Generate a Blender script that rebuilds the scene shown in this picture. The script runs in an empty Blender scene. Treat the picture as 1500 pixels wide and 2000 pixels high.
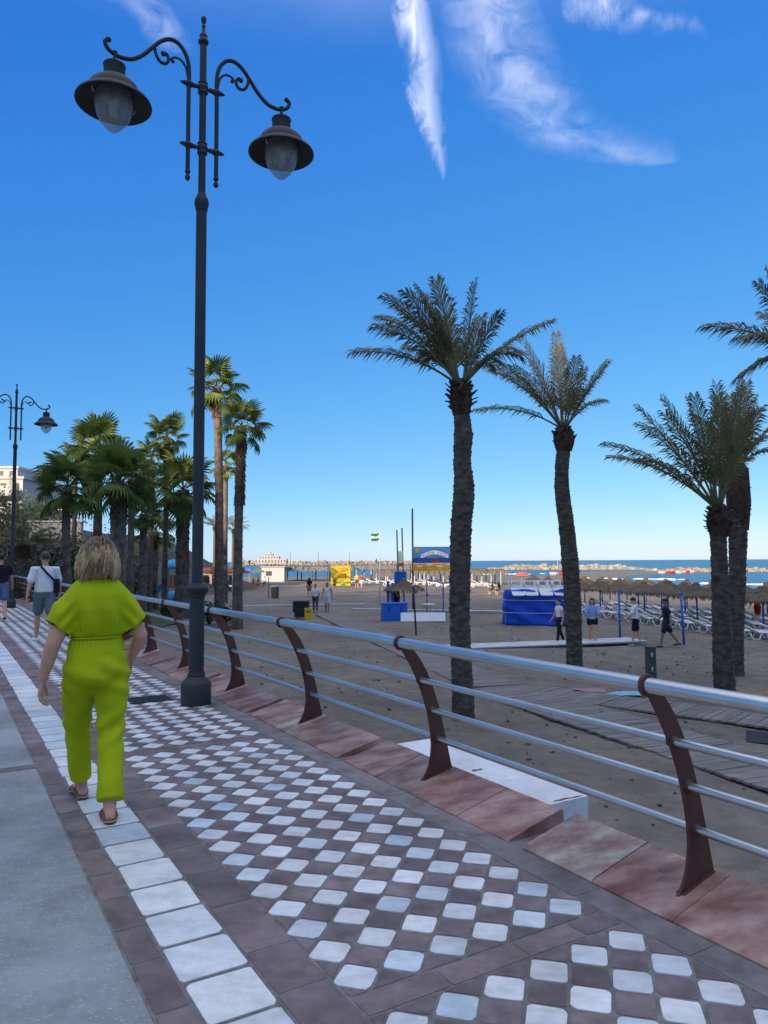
import bpy, bmesh, math, random
import numpy as np
from mathutils import Vector, Matrix, noise as mnoise

R = math.radians
rnd = random.Random(7)
SC = bpy.context.scene
COL = SC.collection

# ------------------------------------------------------------------ camera
F_PX, CAM_H = 1444.0, 1.5                      # focal length in photo pixels, eye height
PITCH, ROLL = math.atan(96.0 / F_PX), R(0.3)
_fw = Vector((0, math.cos(PITCH), math.sin(PITCH)))
_rt = Vector((1, 0, 0))
_up = _rt.cross(_fw)
_rt2 = _rt * math.cos(ROLL) - _up * math.sin(ROLL)
_up2 = _up * math.cos(ROLL) + _rt * math.sin(ROLL)
cam_d = bpy.data.cameras.new('camera')
cam = bpy.data.objects.new('camera', cam_d)
COL.objects.link(cam)
cam_d.sensor_fit = 'HORIZONTAL'
cam_d.sensor_width = 36.0
cam_d.lens = 36.0 * F_PX / 1500.0
cam_d.clip_start, cam_d.clip_end = 0.05, 30000
mw = Matrix((_rt2, _up2, -_fw)).transposed().to_4x4()
mw.translation = (0, 0, CAM_H)
cam.matrix_world = mw
SC.camera = cam

# ------------------------------------------------------------------ sun, sky, exposure
SUN_EL, SUN_AZ = R(15.0), R(210.0)             # azimuth clockwise from +Y (behind the camera, to the left)
SUN_STRENGTH, SKY_STRENGTH = 2.4, 0.07
EXPOSURE = 1.86
to_sun = Vector((math.sin(SUN_AZ) * math.cos(SUN_EL), math.cos(SUN_AZ) * math.cos(SUN_EL), math.sin(SUN_EL)))
sun_d = bpy.data.lights.new('sun', 'SUN')
sun_d.energy, sun_d.angle, sun_d.color = SUN_STRENGTH, R(0.5), (1.0, 0.80, 0.58)
sun = bpy.data.objects.new('sun', sun_d)
sun.rotation_euler = to_sun.to_track_quat('Z', 'Y').to_euler()
sun.location = (0, 0, 60)
COL.objects.link(sun)

def gp(px, py, z=-1.5):
    """photo pixel -> point on the level z"""
    d = (px - 750) / F_PX * _rt2 - (py - 1000) / F_PX * _up2 + _fw
    return Vector((0, 0, CAM_H)) + d * ((z - CAM_H) / d.z)

def at(px, py, Y):
    d = (px - 750) / F_PX * _rt2 - (py - 1000) / F_PX * _up2 + _fw
    return Vector((0, 0, CAM_H)) + d * (Y / d.y)

def azel(px, py):
    d = at(px, py, 1.0) - Vector((0, 0, CAM_H))
    return math.atan2(d.x, d.y), math.atan2(d.z, math.hypot(d.x, d.y))

def N(nt, typ, ins=None, **props):
    n = nt.nodes.new(typ)
    for k, v in props.items():
        setattr(n, k, v)
    for k, v in (ins or {}).items():
        s = n.inputs[k]
        if isinstance(v, bpy.types.NodeSocket):
            nt.links.new(v, s)
        else:
            s.default_value = v
    return n

def MATH(nt, op, a, b=0.0, c=0.0, clamp=False):
    n = N(nt, 'ShaderNodeMath', {0: a, 1: b, 2: c}, operation=op)
    n.use_clamp = clamp
    return n.outputs[0]

world = bpy.data.worlds.new('World')
SC.world = world
world.use_nodes = True
wt = world.node_tree
wt.nodes.clear()
sky = N(wt, 'ShaderNodeTexSky')
sky.sky_type = 'NISHITA'
sky.sun_disc = False
sky.sun_elevation, sky.sun_rotation = SUN_EL, SUN_AZ
sky.air_density, sky.dust_density, sky.ozone_density = 0.6, 0.25, 3.0
sky.altitude = 0
# one colour grade for the whole sky (camera response): per channel gain * value ** gamma
GRADE = ((.575, 1.22), (.508, .70), (.585, .27))
_sp = N(wt, 'ShaderNodeSeparateColor', {0: sky.outputs[0]})
_ch = []
for _i, (_k, _g) in enumerate(GRADE):
    _v = MATH(wt, 'POWER', MATH(wt, 'MULTIPLY', _sp.outputs[_i], .15), _g)
    _ch.append(MATH(wt, 'MULTIPLY', _v, _k / .15))
hsv = N(wt, 'ShaderNodeCombineColor', {0: _ch[0], 1: _ch[1], 2: _ch[2]})
tc = N(wt, 'ShaderNodeTexCoord')
sep = N(wt, 'ShaderNodeSeparateXYZ', {0: tc.outputs['Generated']})
AZ = MATH(wt, 'ARCTAN2', sep.outputs[0], sep.outputs[1])
EL = MATH(wt, 'ARCSINE', sep.outputs[2])

def fcurve(x, lo, hi, pts):
    """node value: piecewise curve through pts (x, y) with x in [lo, hi]; y range is mapped to 0..1 internally"""
    ys = [p[1] for p in pts]
    y0, y1 = min(ys), max(ys) + 1e-6
    mr = N(wt, 'ShaderNodeMapRange', {0: x, 1: lo, 2: hi, 3: 0.0, 4: 1.0})
    fc = N(wt, 'ShaderNodeFloatCurve', {'Value': mr.outputs[0]})
    cv = fc.mapping.curves[0]
    P = sorted(((p[0] - lo) / (hi - lo), (p[1] - y0) / (y1 - y0)) for p in pts)
    while len(cv.points) < len(P):
        cv.points.new(0.5, 0.5)
    for q, p in zip(cv.points, P):
        q.location = p
    fc.mapping.update()
    return N(wt, 'ShaderNodeMapRange', {0: fc.outputs[0], 1: 0.0, 2: 1.0, 3: y0, 4: y1}).outputs[0]

def wispnoise(sa, se, scale, detail, rough, dist, rot=0.0):
    c = N(wt, 'ShaderNodeCombineXYZ', {0: AZ, 1: EL, 2: 0.0})
    m = N(wt, 'ShaderNodeMapping', {'Vector': c.outputs[0], 'Rotation': (0, 0, rot), 'Scale': (sa, se, 1)})
    n = N(wt, 'ShaderNodeTexNoise', {'Vector': m.outputs[0], 'Scale': scale, 'Detail': min(detail, 8), 'Roughness': rough, 'Distortion': dist})
    return n.outputs[0]

def band(run, cross, rows, noise_out, lo_n, hi_n, edge=0.0):
    """soft streak: rows = (run, centre, halfwidth, strength)"""
    lo, hi = min(r[0] for r in rows), max(r[0] for r in rows)
    c = fcurve(run, lo, hi, [(r[0], r[1]) for r in rows])
    w = fcurve(run, lo, hi, [(r[0], r[2]) for r in rows])
    s = fcurve(run, lo, hi, [(r[0], r[3]) for r in rows])
    inside = MATH(wt, 'MULTIPLY', MATH(wt, 'GREATER_THAN', run, lo), MATH(wt, 'LESS_THAN', run, hi))
    d = MATH(wt, 'ABSOLUTE', MATH(wt, 'SUBTRACT', cross, c))
    q = MATH(wt, 'SUBTRACT', 1.0, MATH(wt, 'DIVIDE', d, w), clamp=True)
    q = N(wt, 'ShaderNodeMapRange', {0: q, 1: 0.0, 2: 1.15, 3: 0.0, 4: 1.0}, interpolation_type='SMOOTHSTEP').outputs[0]
    nz = N(wt, 'ShaderNodeMapRange', {0: noise_out, 1: lo_n, 2: hi_n, 3: 0.0, 4: 1.0}).outputs[0]
    return MATH(wt, 'MULTIPLY', MATH(wt, 'MULTIPLY', MATH(wt, 'MULTIPLY', q, nz), s), inside)

def rows_el(pts):
    out = []
    for (px, py, hw, s) in pts:
        a, e = azel(px, py)
        out.append((e, a, hw / F_PX, s))
    return sorted(out)

def rows_az(pts):
    out = []
    for (px, py, hw, s) in pts:
        a, e = azel(px, py)
        out.append((a, e, hw / F_PX, s))
    return sorted(out)

n_fine = wispnoise(9, 5, 4.0, 9, 0.62, 0.6, R(-12))
n_soft = wispnoise(5, 9, 3.0, 8, 0.6, 1.0, R(35))
wob = MATH(wt, 'MULTIPLY', MATH(wt, 'SUBTRACT', n_fine, 0.5), 0.045)
AZw = MATH(wt, 'ADD', AZ, wob)
ELw = MATH(wt, 'ADD', EL, MATH(wt, 'MULTIPLY', MATH(wt, 'SUBTRACT', n_soft, 0.5), 0.04))
c1 = band(EL, AZw, rows_el([(800, -160, 55, .62), (805, 0, 50, .70), (822, 100, 44, .62), (832, 190, 40, .52), (845, 260, 30, .42), (856, 310, 20, .34), (862, 352, 8, 0)]), n_fine, .22, .72)
c2 = band(EL, AZw, rows_el([(930, -160, 150, .36), (950, 0, 135, .36), (985, 110, 130, .36), (1030, 190, 125, .32), (1080, 240, 110, .28), (1170, 285, 120, .22), (1255, 310, 75, .18), (1300, 322, 40, .0)]), n_soft, .28, .80)
c3 = band(AZ, ELw, rows_az([(1095, 5, 30, 0), (1150, 12, 40, .34), (1215, 25, 40, .36), (1270, 45, 24, .26), (1330, 45, 18, .17), (1385, 78, 18, 0)]), n_fine, .36, .78)
c4 = band(EL, AZw, rows_el([(230, -120, 90, .2), (270, 0, 80, .3), (320, 60, 60, .3), (345, 105, 50, .0)]), n_soft, .3, .75)
# cirrus added overhead, all round, to light the shaded ground; bright as the streaks
fill_veil = N(wt, 'ShaderNodeMapRange', {0: wispnoise(1.3, 3.2, 2.0, 6, 0.6, 0.8, R(25)), 1: .25, 2: .70, 3: 0.1, 4: 1.0}).outputs[0]
fill_veil = MATH(wt, 'MULTIPLY', fill_veil, N(wt, 'ShaderNodeMapRange', {0: EL, 1: R(35), 2: R(58), 3: 0.0, 4: 1.0}, interpolation_type='SMOOTHSTEP').outputs[0])
mask = MATH(wt, 'MAXIMUM', MATH(wt, 'MAXIMUM', MATH(wt, 'MAXIMUM', c1, c2), MATH(wt, 'MAXIMUM', c3, c4)), fill_veil)
CLOUD = 7.8
mix = N(wt, 'ShaderNodeMix', data_type='RGBA')
wt.links.new(mask, mix.inputs[0])
wt.links.new(hsv.outputs[0], mix.inputs[6])
mix.inputs[7].default_value = (CLOUD * 1.0, CLOUD * .99, CLOUD * .98, 1)
bg = N(wt, 'ShaderNodeBackground', {'Color': mix.outputs[2], 'Strength': SKY_STRENGTH})
world.cycles.sampling_method = 'MANUAL'
world.cycles.sample_map_resolution = 512
wo = N(wt, 'ShaderNodeOutputWorld', {'Surface': bg.outputs[0]})

vs = SC.view_settings
vs.view_transform, vs.look, vs.gamma, vs.use_curve_mapping = 'Standard', 'None', 1.0, False
vs.exposure = EXPOSURE
SC.render.engine = 'CYCLES'
SC.cycles.max_bounces = 6
SC.cycles.diffuse_bounces = 3
SC.cycles.transparent_max_bounces = 12
SC.cycles.caustics_reflective = SC.cycles.caustics_refractive = False
SC.cycles.use_denoising = True

# ------------------------------------------------------------------ helpers
def mat(name, col, rough=0.8, var=0.12, scale=6.0, col2=None, bump=0.0, bscale=None, metal=0.0, rand=0.0, spec=0.4,
        stretch=None, detail=6, ramp=(0.35, 0.65), tint=None, trans=0.0, backlit=0.0, coat=0.0, grime=0.0):
    m = bpy.data.materials.new(name)
    m.use_nodes = True
    nt = m.node_tree
    bs = nt.nodes['Principled BSDF']
    geo = N(nt, 'ShaderNodeNewGeometry')
    pos = geo.outputs['Position']
    if stretch:
        pos = N(nt, 'ShaderNodeMapping', {'Vector': pos, 'Scale': stretch}).outputs[0]
    nz = N(nt, 'ShaderNodeTexNoise', {'Vector': pos, 'Scale': scale, 'Detail': detail, 'Roughness': 0.6})
    c = Vector(col)
    a = tuple(c * (1 - var)) if col2 is None else tuple(col)
    b = tuple(c * (1 + var)) if col2 is None else tuple(col2)
    rp = N(nt, 'ShaderNodeValToRGB', {0: nz.outputs[0]})
    rp.color_ramp.elements[0].position, rp.color_ramp.elements[1].position = ramp
    rp.color_ramp.elements[0].color = (*a, 1)
    rp.color_ramp.elements[1].color = (*b, 1)
    out = rp.outputs[0]
    if rand or tint:
        oi = N(nt, 'ShaderNodeObjectInfo')
        at_ = N(nt, 'ShaderNodeAttribute', attribute_name='rnd')
        fr = MATH(nt, 'FRACT', MATH(nt, 'ADD', oi.outputs['Random'], at_.outputs['Fac']))
        if tint:
            f2 = MATH(nt, 'FRACT', MATH(nt, 'MULTIPLY', fr, 7.31))
            f3 = MATH(nt, 'POWER', f2, 3.0)
            mx = N(nt, 'ShaderNodeMix', data_type='RGBA', blend_type='MULTIPLY')
            nt.links.new(f3, mx.inputs[0]); nt.links.new(out, mx.inputs[6]); mx.inputs[7].default_value = (*tint, 1)
            out = mx.outputs[2]
        k = MATH(nt, 'ADD', MATH(nt, 'MULTIPLY', fr, 2 * rand), 1 - rand)
        h = N(nt, 'ShaderNodeHueSaturation', {'Color': out, 'Value': k})
        out = h.outputs[0]
    if grime:
        g1 = N(nt, 'ShaderNodeTexNoise', {'Vector': geo.outputs['Position'], 'Scale': 1.3, 'Detail': 7, 'Roughness': .68})
        g2 = N(nt, 'ShaderNodeTexNoise', {'Vector': geo.outputs['Position'], 'Scale': 17.0, 'Detail': 5, 'Roughness': .7})
        gs = MATH(nt, 'ADD', MATH(nt, 'MULTIPLY', g1.outputs[0], .65), MATH(nt, 'MULTIPLY', g2.outputs[0], .35))
        gk = N(nt, 'ShaderNodeMapRange', {0: gs, 1: .36, 2: .58, 3: 1 - grime, 4: 1.04})
        gm = N(nt, 'ShaderNodeMix', data_type='RGBA', blend_type='MULTIPLY')
        gm.inputs[0].default_value = 1.0
        gc = N(nt, 'ShaderNodeCombineColor', {0: gk.outputs[0], 1: MATH(nt, 'POWER', gk.outputs[0], 1.08), 2: MATH(nt, 'POWER', gk.outputs[0], 1.2)})
        nt.links.new(out, gm.inputs[6]); nt.links.new(gc.outputs[0], gm.inputs[7])
        out = gm.outputs[2]
    nt.links.new(out, bs.inputs['Base Color'])
    bs.inputs['Roughness'].default_value = rough
    bs.inputs['Metallic'].default_value = metal
    bs.inputs['Specular IOR Level'].default_value = spec
    bs.inputs['Coat Weight'].default_value = coat
    if trans:
        bs.inputs['Transmission Weight'].default_value = trans
    if bump:
        n2 = N(nt, 'ShaderNodeTexNoise', {'Vector': pos, 'Scale': bscale or scale * 3, 'Detail': 5, 'Roughness': 0.65})
        bp = N(nt, 'ShaderNodeBump', {'Strength': min(1.0, bump), 'Distance': 0.02 if bump <= 1 else 0.02 * bump, 'Height': n2.outputs[0]})
        nt.links.new(bp.outputs[0], bs.inputs['Normal'])
    if backlit:
        tl = N(nt, 'ShaderNodeBsdfTranslucent', {'Color': out})
        ms = N(nt, 'ShaderNodeMixShader', {0: backlit, 1: bs.outputs[0], 2: tl.outputs[0]})
        nt.links.new(ms.outputs[0], nt.nodes['Material Output'].inputs[0])
    return m

class MB:
    """collects shapes into one mesh"""
    def __init__(s):
        s.v, s.f = [], []
    def add(s, vs, fs):
        o = len(s.v)
        s.v += [tuple(p) for p in vs]
        s.f += [tuple(i + o for i in f) for f in fs]
        return s
    def box(s, c, size, rz=0.0, taper=1.0, rx=0.0, ry=0.0):
        hx, hy, hz = size[0] / 2, size[1] / 2, size[2] / 2
        M = Matrix.Rotation(rz, 3, 'Z') @ Matrix.Rotation(ry, 3, 'Y') @ Matrix.Rotation(rx, 3, 'X')
        vs = []
        for z in (-hz, hz):
            k = taper if z > 0 else 1.0
            for x, y in ((-hx, -hy), (hx, -hy), (hx, hy), (-hx, hy)):
                vs.append(Vector(c) + M @ Vector((x * k, y * k, z)))
        return s.add(vs, [(3, 2, 1, 0), (4, 5, 6, 7), (0, 1, 5, 4), (1, 2, 6, 5), (2, 3, 7, 6), (3, 0, 4, 7)])
    def tube(s, pts, rad, seg=8, cap=True, flat=1.0, ref=None):
        pts = [Vector(p) for p in pts]
        n = len(pts)
        if not isinstance(rad, (list, tuple)):
            rad = [rad] * n
        vs, fs = [], []
        prev = None
        for i, p in enumerate(pts):
            t = (pts[min(i + 1, n - 1)] - pts[max(i - 1, 0)])
            t = t.normalized() if t.length > 1e-9 else Vector((0, 0, 1))
            if prev is None:
                r0 = Vector(ref) if ref else (Vector((1, 0, 0)) if abs(t.x) < .9 else Vector((0, 1, 0)))
            else:
                r0 = prev
            a = r0 - t * r0.dot(t)
            a = a.normalized() if a.length > 1e-6 else t.orthogonal().normalized()
            b = t.cross(a)
            prev = a
            for k in range(seg):
                q = 2 * math.pi * k / seg
                vs.append(p + (a * math.cos(q) + b * math.sin(q) * flat) * rad[i])
        for i in range(n - 1):
            for k in range(seg):
                k2 = (k + 1) % seg
                fs.append((i * seg + k, i * seg + k2, (i + 1) * seg + k2, (i + 1) * seg + k))
        if cap:
            fs.append(tuple(reversed(range(seg))))
            fs.append(tuple((n - 1) * seg + k for k in range(seg)))
        return s.add(vs, fs)
    def lathe(s, prof, seg=16, c=(0, 0, 0), sx=1.0, sy=1.0, cap=True):
        vs, fs = [], []
        for r, z in prof:
            for k in range(seg):
                q = 2 * math.pi * k / seg
                vs.append((c[0] + r * math.cos(q) * sx, c[1] + r * math.sin(q) * sy, c[2] + z))
        n = len(prof)
        for i in range(n - 1):
            for k in range(seg):
                k2 = (k + 1) % seg
                fs.append((i * seg + k, i * seg + k2, (i + 1) * seg + k2, (i + 1) * seg + k))
        if cap:
            fs.append(tuple(reversed(range(seg))))
            fs.append(tuple((n - 1) * seg + k for k in range(seg)))
        return s.add(vs, fs)
    def loft(s, rings, seg=20):
        """rings: (cx, cy, cz, rx, ry) level ellipses, closed at both ends"""
        vs, fs = [], []
        for cx, cy, cz, rx, ry in rings:
            for k in range(seg):
                q = 2 * math.pi * k / seg
                vs.append((cx + rx * math.cos(q), cy + ry * math.sin(q), cz))
        n = len(rings)
        for i in range(n - 1):
            for k in range(seg):
                k2 = (k + 1) % seg
                fs.append((i * seg + k, i * seg + k2, (i + 1) * seg + k2, (i + 1) * seg + k))
        fs.append(tuple(reversed(range(seg))))
        fs.append(tuple((n - 1) * seg + k for k in range(seg)))
        return s.add(vs, fs)
    def ell(s, c, rx, ry, rz, seg=14, rings=9):
        R_ = []
        for i in range(rings):
            q = math.pi * (i + .5) / rings - math.pi / 2
            R_.append((c[0], c[1], c[2] + rz * math.sin(q), rx * math.cos(q), ry * math.cos(q)))
        return s.loft(R_, seg)
    def limb(s, pts, rad, seg=12):
        """tapered limb with round ends"""
        pts = [Vector(p) for p in pts]
        a = pts[0] + (pts[0] - pts[1]).normalized() * rad[0] * .7
        b = pts[-1] + (pts[-1] - pts[-2]).normalized() * rad[-1] * .7
        return s.tube([a] + pts + [b], [rad[0] * .55] + list(rad) + [rad[-1] * .55], seg)
    def prism(s, outline, z0, z1):
        n = len(outline)
        vs = [(x, y, z0) for x, y in outline] + [(x, y, z1) for x, y in outline]
        fs = [tuple(range(n, 2 * n))] + [(i, (i + 1) % n, n + (i + 1) % n, n + i) for i in range(n)] + [tuple(reversed(range(n)))]
        return s.add(vs, fs)
    def mesh(s, name, m=None, smooth=False):
        me = bpy.data.meshes.new(name)
        me.from_pydata(s.v, [], s.f)
        me.update()
        if smooth:
            me.polygons.foreach_set('use_smooth', [True] * len(me.polygons))
        if m:
            me.materials.append(m)
        return me
    def build(s, name, m, parent=None, smooth=False, loc=(0, 0, 0), rz=0.0):
        return put(s.mesh(name, m, smooth), name, parent, loc, rz)

def put(me, name, parent=None, loc=(0, 0, 0), rz=0.0):
    o = bpy.data.objects.new(name, me)
    o.location = loc
    o.rotation_euler = (0, 0, rz)
    o.parent = parent
    COL.objects.link(o)
    return o

def smooth_angle(me, deg=35):
    bm = bmesh.new(); bm.from_mesh(me)
    for f in bm.faces: f.smooth = True
    lim = math.radians(deg)
    for e in bm.edges:
        e.smooth = len(e.link_faces) == 2 and e.calc_face_angle(0) < lim
    bm.to_mesh(me); bm.free()
    return me

def tag(o, label=None, cat=None, group=None, kind=None):
    if label: o['label'] = label
    if cat: o['category'] = cat
    if group: o['group'] = group
    if kind: o['kind'] = kind
    return o

def thing(name, label, cat, loc=(0, 0, 0), rz=0.0, group=None):
    o = bpy.data.objects.new(name, None)
    o.empty_display_size = 0.1
    o.location = loc
    o.rotation_euler = (0, 0, rz)
    COL.objects.link(o)
    return tag(o, label, cat, group)

def copy_tree(o, parent=None):
    c = o.copy()
    COL.objects.link(c)
    c.parent = parent
    for ch in list(o.children):
        copy_tree(ch, c)
    return c

WORK = bpy.data.scenes.new('work')              # scratch scene for building skins, removed at the end
def remesh(mb, voxel, smooth_it=5, name='skin'):
    """one continuous surface from overlapping closed shapes"""
    me = mb.mesh(name)
    ob = bpy.data.objects.new('remesh_work', me)
    WORK.collection.objects.link(ob)
    r = ob.modifiers.new('r', 'REMESH'); r.mode = 'VOXEL'; r.voxel_size = voxel; r.use_smooth_shade = True
    sm = ob.modifiers.new('s', 'SMOOTH'); sm.factor = .5; sm.iterations = smooth_it
    with bpy.context.temp_override(scene=WORK, view_layer=WORK.view_layers[0]):
        dg = bpy.context.evaluated_depsgraph_get()
    out = bpy.data.meshes.new_from_object(ob.evaluated_get(dg))
    WORK.collection.objects.unlink(ob)
    out.polygons.foreach_set('use_smooth', [True] * len(out.polygons))
    return out

def me_join(me, mb):
    """append plain shapes to a mesh"""
    v = [tuple(p.co) for p in me.vertices]
    f = [tuple(p.vertices) for p in me.polygons]
    q = MB(); q.v, q.f = v, f
    q.add(mb.v, mb.f)
    return q

A0 = R(30.9)                                   # promenade direction, turned left from +Y
UU = Vector((-math.sin(A0), math.cos(A0), 0))  # along the promenade
NN = Vector((math.cos(A0), math.sin(A0), 0))   # towards the sea
def PT(s, t, z=0.0):
    return UU * s + NN * t + Vector((0, 0, z))
SAND = -1.5
SEA = -2.6

# ------------------------------------------------------------------ materials of the setting
m_sand = mat('sand', (.185, .155, .120), .95, scale=.35, col2=(.265, .222, .172), bump=1.6, bscale=5.0, ramp=(.3, .7), spec=.15)
m_white = mat('white_marble', (.66, .65, .61), .42, scale=5.5, col2=(.84, .82, .76), rand=.10, tint=(.66, .78, .88), ramp=(.32, .55), stretch=(1, 2.2, 1), bump=.15, bscale=60, grime=0.24)
m_brown = mat('brown_stone', (.145, .105, .098), .6, scale=7, col2=(.270, .205, .190), rand=.22, bump=.35, bscale=35, grime=0.35)
m_brown2 = mat('border_stone', (.150, .105, .095), .6, scale=4, col2=(.275, .205, .185), rand=.20, bump=.4, bscale=28, grime=0.35)
m_greybrown = mat('kerbside_stone', (.165, .135, .120), .65, scale=4, col2=(.30, .265, .245), rand=.14, bump=.4, bscale=25, grime=0.30)
m_mortar = mat('mortar', (.170, .155, .142), .9, scale=12, col2=(.275, .258, .240), bump=.5, bscale=80, grime=0.35)
m_red = mat('red_marble', (.225, .082, .058), .5, scale=2.6, col2=(.56, .36, .275), rand=.2, tint=(1.15, 1.6, 1.7), ramp=(.36, .68), stretch=(1.0, 2.4, 1), bump=.25, bscale=30, detail=9, grime=0.42)
m_conc = mat('concrete', (.36, .35, .33), .85, var=.18, scale=3, bump=.4, bscale=30)

def terrazzo():
    m = mat('terrazzo', (.235, .245, .238), .65, scale=1.3, col2=(.330, .340, .330), bump=.3, bscale=90, grime=.25)
    nt = m.node_tree
    bs = nt.nodes['Principled BSDF']
    base = bs.inputs['Base Color'].links[0].from_socket
    geo = N(nt, 'ShaderNodeNewGeometry')
    mp = N(nt, 'ShaderNodeMapping', {'Vector': geo.outputs['Position'], 'Scale': (1, 1.8, 1), 'Rotation': (0, 0, .6)})
    vo = N(nt, 'ShaderNodeTexVoronoi', {'Vector': mp.outputs[0], 'Scale': 52.0, 'Randomness': 1.0})
    sel = N(nt, 'ShaderNodeSeparateColor', {0: vo.outputs['Color']})
    pick = MATH(nt, 'GREATER_THAN', sel.outputs[0], .55)
    rad = MATH(nt, 'LESS_THAN', vo.outputs['Distance'], MATH(nt, 'ADD', MATH(nt, 'MULTIPLY', sel.outputs[1], .34), .06))
    k = MATH(nt, 'MULTIPLY', pick, rad)
    mx = N(nt, 'ShaderNodeMix', data_type='RGBA')
    nt.links.new(MATH(nt, 'MULTIPLY', k, .62), mx.inputs[0]); nt.links.new(base, mx.inputs[6])
    mx.inputs[7].default_value = (.50, .51, .49, 1)
    nt.links.new(mx.outputs[2], bs.inputs['Base Color'])
    return m
m_terr = terrazzo()

# ------------------------------------------------------------------ land, sea
shore_px = [(-2600, 1131), (-700, 1128), (200, 1127), (600, 1127), (915, 1125.5), (1060, 1125), (1110, 1121), (1140, 1117), (1250, 1115.2), (1400, 1116.6),
            (1405, 1119), (1273, 1121.5), (1185, 1127.5), (1165, 1132), (1250, 1142), (1370, 1153), (1510, 1164), (2000, 1190), (3600, 1290)]
shore = [gp(x, y, SEA) for x, y in shore_px]
land_poly = np.array([(p.x, p.y) for p in shore] + [(60, -120), (-700, -120)])

def signed_dist(X, Y, poly):
    """positive inside"""
    d = np.full(X.shape, 1e9)
    ins = np.zeros(X.shape, bool)
    n = len(poly)
    for i in range(n):
        ax, ay = poly[i]; bx, by = poly[(i + 1) % n]
        dx, dy = bx - ax, by - ay
        t = np.clip(((X - ax) * dx + (Y - ay) * dy) / (dx * dx + dy * dy), 0, 1)
        d = np.minimum(d, np.hypot(X - ax - t * dx, Y - ay - t * dy))
        c = ((ay > Y) != (by > Y)) & (X < (bx - ax) * (Y - ay) / (by - ay + 1e-12) + ax)
        ins ^= c
    return np.where(ins, d, -d)

def beach_z(X, Y):
    d = signed_dist(X, Y, land_poly)
    z = np.minimum(SAND, SEA + .021 * d)
    z = np.where(d < 0, SEA + np.maximum(.05 * d, -3.0), z)
    u = .030 * np.sin(X * .9 + 1.3 * np.sin(Y * .43)) * np.sin(Y * .7 + .8) + .018 * np.sin(X * 2.7 + Y * 1.9) * np.sin(Y * 2.1 - X * .8)
    return z + np.where(d > 2, u, 0)

def beach_at(x, y):
    return float(beach_z(np.array([x]), np.array([y]))[0])

ang = np.radians(np.arange(-75, 85.01, .55))
dist = [2.5]
while dist[-1] < 900:
    dist.append(dist[-1] * 1.017 + .01)
dist = np.array(dist)
AA, DD = np.meshgrid(ang, dist)
GX, GY = DD * np.sin(AA), DD * np.cos(AA)
GZ = beach_z(GX, GY)
# the sand stays below the paving of the promenade
GT = GX * NN.x + GY * NN.y
GZ = np.where(GT < 2.6, SAND - .25, GZ)
nr, nc = GX.shape
q = MB()
q.v = list(zip(GX.ravel().tolist(), GY.ravel().tolist(), GZ.ravel().tolist()))
q.f = [(r * nc + c, r * nc + c + 1, (r + 1) * nc + c + 1, (r + 1) * nc + c) for r in range(nr - 1) for c in range(nc - 1)]
def sand_relief(m):
    nt = m.node_tree; bs = nt.nodes['Principled BSDF']
    geo = N(nt, 'ShaderNodeNewGeometry')
    wv = N(nt, 'ShaderNodeTexNoise', {'Vector': geo.outputs['Position'], 'Scale': 1.1, 'Detail': 3})
    vec = N(nt, 'ShaderNodeVectorMath', {0: geo.outputs['Position'], 1: wv.outputs['Color']}, operation='ADD')
    vo = N(nt, 'ShaderNodeTexVoronoi', {'Vector': vec.outputs[0], 'Scale': 2.6, 'Smoothness': .6}, feature='SMOOTH_F1')
    foot = N(nt, 'ShaderNodeMapRange', {0: vo.outputs['Distance'], 1: .0, 2: .42, 3: 0.0, 4: 1.0}, interpolation_type='SMOOTHSTEP')
    n1 = N(nt, 'ShaderNodeTexNoise', {'Vector': geo.outputs['Position'], 'Scale': 7.0, 'Detail': 6, 'Roughness': .7})
    hgt = MATH(nt, 'ADD', MATH(nt, 'MULTIPLY', foot.outputs[0], .75), n1.outputs[0])
    bp = N(nt, 'ShaderNodeBump', {'Strength': 1.0, 'Distance': .075, 'Height': hgt})
    nt.links.new(bp.outputs[0], bs.inputs['Normal'])
    base = bs.inputs['Base Color'].links[0].from_socket
    sp = N(nt, 'ShaderNodeTexNoise', {'Vector': geo.outputs['Position'], 'Scale': 1.7, 'Detail': 8, 'Roughness': .75})
    k = N(nt, 'ShaderNodeMapRange', {0: sp.outputs[0], 1: .30, 2: .70, 3: .68, 4: 1.28})
    h = N(nt, 'ShaderNodeHueSaturation', {'Color': base, 'Value': k.outputs[0]})
    nt.links.new(h.outputs[0], bs.inputs['Base Color'])
sand_relief(m_sand)
tag(q.build('beach', m_sand, smooth=True), kind='structure')
q = MB().add([(-1500, -1200, SAND - .4), (900, -1200, SAND - .4), (900, 12, SAND - .4), (-1500, 12, SAND - .4)], [(0, 1, 2, 3)])
tag(q.build('ground', m_sand), kind='structure')

m_sea = mat('sea_water', (.010, .085, .170), .28, scale=.02, col2=(.018, .135, .235), stretch=(1, .35, 1), spec=.5)
def sea_bump(m):
    nt = m.node_tree
    bs = nt.nodes['Principled BSDF']
    bs.inputs['IOR'].default_value = 1.33
    geo = N(nt, 'ShaderNodeNewGeometry')
    mp = N(nt, 'ShaderNodeMapping', {'Vector': geo.outputs['Position'], 'Rotation': (0, 0, .5), 'Scale': (.5, 1.3, 1)})
    n1 = N(nt, 'ShaderNodeTexNoise', {'Vector': mp.outputs[0], 'Scale': .45, 'Detail': 7, 'Roughness': .62})
    bp = N(nt, 'ShaderNodeBump', {'Strength': 1.0, 'Distance': .9, 'Height': n1.outputs[0]})
    nt.links.new(bp.outputs[0], bs.inputs['Normal'])
sea_bump(m_sea)
q = MB().add([(-15000, 20, SEA), (15000, 20, SEA), (15000, 22000, SEA), (-15000, 22000, SEA)], [(0, 1, 2, 3)])
tag(q.build('sea', m_sea), kind='structure')

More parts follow.
